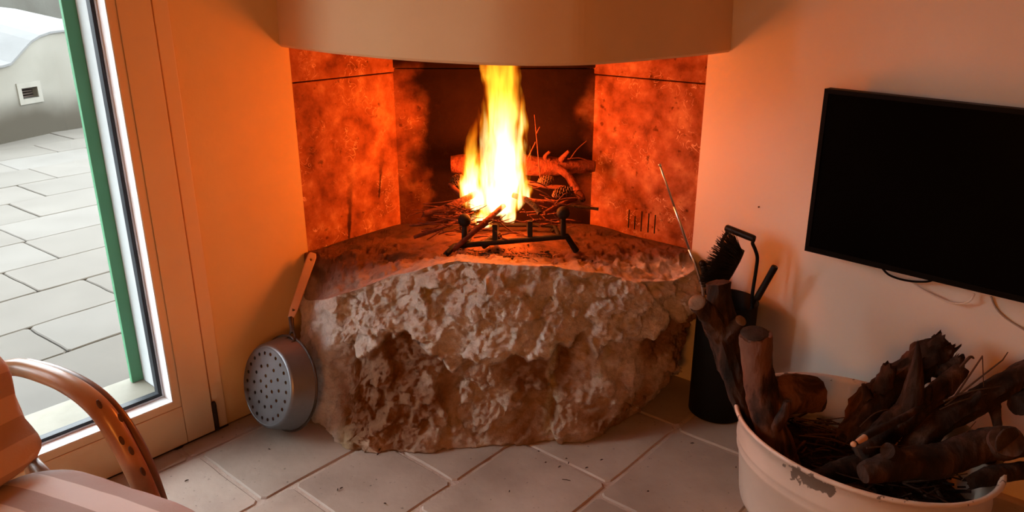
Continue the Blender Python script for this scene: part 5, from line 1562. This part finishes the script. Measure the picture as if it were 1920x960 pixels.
# twigs rising above and lying in the tub
twl = [('bent twig broken into an angle at the upper right of the tub', [((1790, 745), 1.9), ((1842, 668), 1.91), ((1845, 742), 1.90)], 0.0034),
       ('long thin twig curving up past the broken angle twig', [((1772, 760), 1.88), ((1825, 718), 1.89), ((1880, 675), 1.90), ((1890, 660), 1.90)], 0.0026),
       ('thin twig running level to the right of the spiky fork', [((1770, 752), 1.87), ((1820, 734), 1.88), ((1890, 722), 1.89)], 0.0028),
       ('slim twig below the level one right of the fork', [((1762, 768), 1.86), ((1800, 752), 1.87), ((1850, 738), 1.88)], 0.0022),
       ('splintered twig end at the top of the forked branch', [((1800, 690), 1.95), ((1818, 670), 1.95), ((1826, 672), 1.95)], 0.005),
       ('pale bowed twig lying across the middle of the tub', [((1625, 840), 1.74), ((1680, 836), 1.76), ((1730, 842), 1.79), ((1772, 858), 1.80)], 0.0024),
       ('thin bent twig arching over the torn bark', [((1612, 800), 1.86), ((1640, 775), 1.88), ((1672, 768), 1.90), ((1695, 780), 1.9)], 0.0016),
       ('slender twig slanting below the long right log', [((1782, 840), 1.76), ((1805, 818), 1.78), ((1830, 790), 1.80)], 0.0018),
       ('straight grey twig at the back left of the tub', [((1522, 794), 1.98), ((1580, 806), 1.95), ((1640, 818), 1.92)], 0.0026)]
for lab, pts, r in twl:
    bm = bmesh.new(); tube(bm, [at(x, y, d) for (x, y), d in pts], [r, r * 0.9, r * 0.5], 6, 0.1, 40, span=1 if 'angle' in lab else 5)
    tag(recentre(from_bm('tub_twig', bm, M['twig'])), lab, 'twig')
random.seed(9)
for k in range(40):
    a, f = rnd(0, 6.28), math.sqrt(rnd(0, 0.55))
    p = Vector((tub_c.x, tub_c.y, rnd(0.18, 0.225))) + tex * (TA * f * math.cos(a)) + tey * (TB * f * math.sin(a))
    an = random.gauss(-0.25, 0.35)
    d = Vector((math.cos(an), math.sin(an), rnd(-0.12, 0.12)))
    L = rnd(0.08, 0.2)
    q0, q1 = p - d * L / 2, p + d * L / 2
    for q in (q0, q1):
        v = q - Vector((tub_c.x, tub_c.y, 0)); e = math.sqrt((v.dot(tex) / (TA * 0.88)) ** 2 + (v.dot(tey) / (TB * 0.88)) ** 2)
        if e > 1:
            q.x = tub_c.x + v.x / e; q.y = tub_c.y + v.y / e
    bm = bmesh.new(); tube(bm, [q0, p + Vector((rnd(-1, 1), rnd(-1, 1), rnd(-0.5, 1))) * 0.012, q1], [rnd(0.0015, 0.0034), 0.0015], 5, 0, span=3)
    tag(recentre(from_bm('tub_twig', bm, M['twig'])), 'thin dark twig lying among the others at the bottom of the tub', 'twig', 'twigs on the bottom of the tub')

# ================================================================ CANE ARMCHAIR
H_ = Vector((0.92, -0.392, 0)).normalized(); Lt = Vector((-0.392, -0.92, 0)).normalized()   # forward, and towards the near side
A0 = Vector((-1.239, 1.703, 0)); An = -Lt
ap = lambda x, y, o=0.0: at_plane(x, y, A0 + An * o, An)
chair = tag(empty('armchair', (-1.05, 1.38, 0)), 'bent cane armchair with striped cushions beside the glazed door', 'armchair')
arm_pts = [ap(12, 690), ap(38, 689), ap(75, 699), ap(118, 716), ap(160, 742), ap(196, 778), ap(226, 826), ap(256, 884), ap(280, 938), ap(296, 985)]
foot = Vector((arm_pts[-1].x + 0.03, arm_pts[-1].y - 0.012, 0.001))
arm_pts += [arm_pts[-1].lerp(foot, 0.5) + H_ * 0.012, foot]
bm = bmesh.new(); tube(bm, arm_pts, [0.021, 0.0225, 0.023, 0.024, 0.025, 0.026, 0.026, 0.026, 0.026, 0.026, 0.025, 0.024], 18, 0.03, 8, span=7)
arm = from_bm('arm', bm, M['cane'], chair, True)
for pxy in ((228, 826), (246, 845), (268, 884), (186, 758), (226, 783)):
    pp = ap(*pxy); ring_dir = (C0 - pp).normalized()
    bm = bmesh.new(); sphere(bm, Vector(), 0.0075, 10)
    upd = Vector((0.35, -0.15, -0.9)).normalized(); n_ = ring_dir; t_ = n_.cross(upd).normalized(); upd = t_.cross(n_)
    for v in bm.verts: v.co = pp + n_ * (0.0235 + v.co.x * 0.28) + t_ * (v.co.y * 0.7) + upd * (v.co.z * 1.6)
    from_bm('scar', bm, M['scar'], arm, True)
out_pts = [ap(52, 681, 0.035), ap(100, 693, 0.035), ap(150, 714, 0.035), ap(190, 741, 0.035), ap(226, 780, 0.035), ap(258, 830, 0.035), ap(284, 888, 0.035), ap(304, 945, 0.035), ap(318, 990, 0.035)]
out_pts += [Vector((foot.x + 0.03, foot.y + 0.03, 0.001))]
bm = bmesh.new(); tube(bm, out_pts, [0.013, 0.014, 0.015, 0.015], 12, 0.03, 8, span=7); from_bm('outer_cane', bm, M['cane_dark'], chair, True)
bm = bmesh.new()
for f in ((66, 688), (190, 772), (270, 905)):
    c_ = ap(*f)
# mirrored arm and frame on the near side
near = Lt * 0.62
bm = bmesh.new(); tube(bm, [p + near for p in arm_pts], [0.021, 0.024, 0.026, 0.026, 0.024], 16, 0.03, 8, span=6); from_bm('arm', bm, M['cane'], chair, True)
sz = 0.47
Q = at_z(102, 872, sz)
Q0 = Q - H_ * 0.06
bm = bmesh.new()
tube(bm, [arm_pts[-1] - UP * 0.06, arm_pts[-1] + near - UP * 0.06], [0.018] * 2, 12, span=3); from_bm('front_rail', bm, M['cane'], chair, True)
rear_a = ap(-10, 700); rear_foot = Vector((rear_a.x + 0.02, rear_a.y, 0.001))
for k, o in enumerate((Vector(), near)):
    top = rear_a - H_ * 0.20 + UP * 0.30
    bm = bmesh.new(); tube(bm, [rear_foot + o, rear_foot + o + UP * 0.25 + H_ * 0.03, rear_a + o, top + o], [0.020] * 2, 12); from_bm('rear_post', bm, M['cane'], chair, True)
    bm = bmesh.new(); tube(bm, [rear_foot + o + UP * 0.32 + H_ * 0.02, arm_pts[-1] + o - UP * 0.03], [0.016] * 2, 12); from_bm('side_rail', bm, M['cane_dark'], chair, True)
bm = bmesh.new(); tube(bm, [rear_a - H_ * 0.20 + UP * 0.29, rear_a - H_ * 0.20 + UP * 0.31 + near], [0.018] * 2, 12, span=3); from_bm('top_rail', bm, M['cane_dark'], chair, True)


def cushion(name, origin, fx, fy, fz, size, material, puff, seed, dip=0.0):
    """soft box: local axes fx, fy, fz; its own origin at the corner so the stripes follow it"""
    bm = bmesh.new()
    g = bmesh.ops.create_cube(bm, size=2)
    bmesh.ops.subdivide_edges(bm, edges=bm.edges, cuts=17, use_grid_fill=True)
    for v in bm.verts:
        x, y, z = v.co
        e = 5.0
        def rd(a, b, c):
            m_ = max(abs(a), abs(b), abs(c)); L = (abs(a) ** e + abs(b) ** e + abs(c) ** e) ** (1 / e)
            return a * m_ / L, b * m_ / L, c * m_ / L
        x, y, z = rd(x, y, z)
        th = 1 + puff * (1 - x * x) * (1 - y * y)
        z2 = z * th
        n_ = noise.noise(Vector((x * 2 + seed, y * 2, z))) * 0.05 + noise.noise(Vector((x * 5 + seed, y * 5, z))) * 0.02
        v.co = Vector((x * size[0] / 2 * (1 + n_ * 0.2), y * size[1] / 2 * (1 + n_ * 0.2), (z2 + n_ * 1.6) * size[2] / 2))
    o = from_bm(name, bm, material, None, True)
    o.parent = chair
    c = origin
    mw = Matrix((fx, fy, fz)).transposed().to_4x4(); mw.translation = c
    o.matrix_parent_inverse = Matrix.Identity(4)
    o.matrix_local = Matrix.Translation(-Vector(chair.location)) @ mw
    return o


seat_c = Q + H_ * 0.22 + Lt * 0.255 - UP * 0.045
# local x forward, local y sideways: the stripes run front to back
cushion('seat_cushion', seat_c, H_, -Lt, UP, (0.56, 0.56, 0.105), M['stripe_seat'], 0.35, 1.0)
lean = R(35)
bu = (UP * math.cos(lean) - H_ * math.sin(lean)).normalized(); bf = (H_ * math.cos(lean) + UP * math.sin(lean)).normalized()
back_c = Q - H_ * 0.03 + Lt * 0.255 + bu * 0.22 + UP * 0.02
bc_ = cushion('back_cushion', back_c, bf, -Lt, bu, (0.12, 0.54, 0.46), M['stripe_back'], 0.0, 4.0)
# soft horizontal rolls on the back cushion
for v in bc_.data.vertices:
    zz = v.co.z / 0.46
    v.co.x *= 1.0 + 0.22 * math.cos(zz * 2 * math.pi * 2.0)
    v.co.y *= 1.0 + 0.045 * math.cos(zz * 2 * math.pi * 2.0)
def piping(parent_o, pts, r):
    bm = bmesh.new(); tube(bm, pts + [pts[0]], [r] * 2, 6, span=4)
    me = bpy.data.meshes.new('piping'); bm.to_mesh(me); bm.free(); me.materials.append(M['piping']); me.shade_smooth()
    o = bpy.data.objects.new('piping', me); col.objects.link(o); o.parent = parent_o
seat_o = [o for o in chair.children if o.name.startswith('seat_cushion')][0]
ring_ = []
for k in range(28):
    a = 2 * math.pi * k / 28; c_, s_ = math.cos(a), math.sin(a)
    e = 5; L = (abs(c_) ** e + abs(s_) ** e) ** (1 / e)
    ring_.append(Vector((c_ / L * 0.281, s_ / L * 0.281, 0.0)))
piping(seat_o, ring_, 0.004)

nl_ = at_plane(1423, 388, RW(0, 0, 0.002), NR)
bm = bmesh.new(); lathe(bm, [(0.0003, 0.004), (0.003, 0.003), (0.0032, 0.0), (0.001, -0.002)], 10, nl_, NR)
tag(recentre(from_bm('wall_nail', bm, M['scar'])), 'tiny rusty nail head in the wall between the fireplace and the television', 'nail')

# ================================================================ SMALL THINGS ON THE FLOOR
random.seed(31)
chips = [(1062, 860), (1066, 868), (1023, 867), (1049, 875), (1100, 877), (1062, 900), (1128, 862), (955, 921), (1215, 921), (1298, 831), (1380, 876), (708, 852), (722, 944), (640, 915), (633, 918), (505, 842), (350, 901), (1010, 846)]
bits = []
for k, (x, y) in enumerate(chips):
    p = at_z(x, y, 0.002); a = rnd(0, 3.14); L = 0.014 if k == 5 else rnd(0.003, 0.007)
    bm = bmesh.new()
    d = Vector((math.cos(a), math.sin(a), 0)) if k != 5 else Vector((0.95, -0.25, 0))
    tube(bm, [p - d * L, p + UP * 0.001, p + d * L], [0.0010, 0.0022 if k != 5 else 0.0012, 0.001], 5, 0.3, 90, span=2)
    tag(recentre(from_bm('bark_crumb', bm, M['crumb'])), 'tiny dark crumb of bark dropped on the floor tiles before the hearth', 'crumb', 'bark crumbs on the floor')
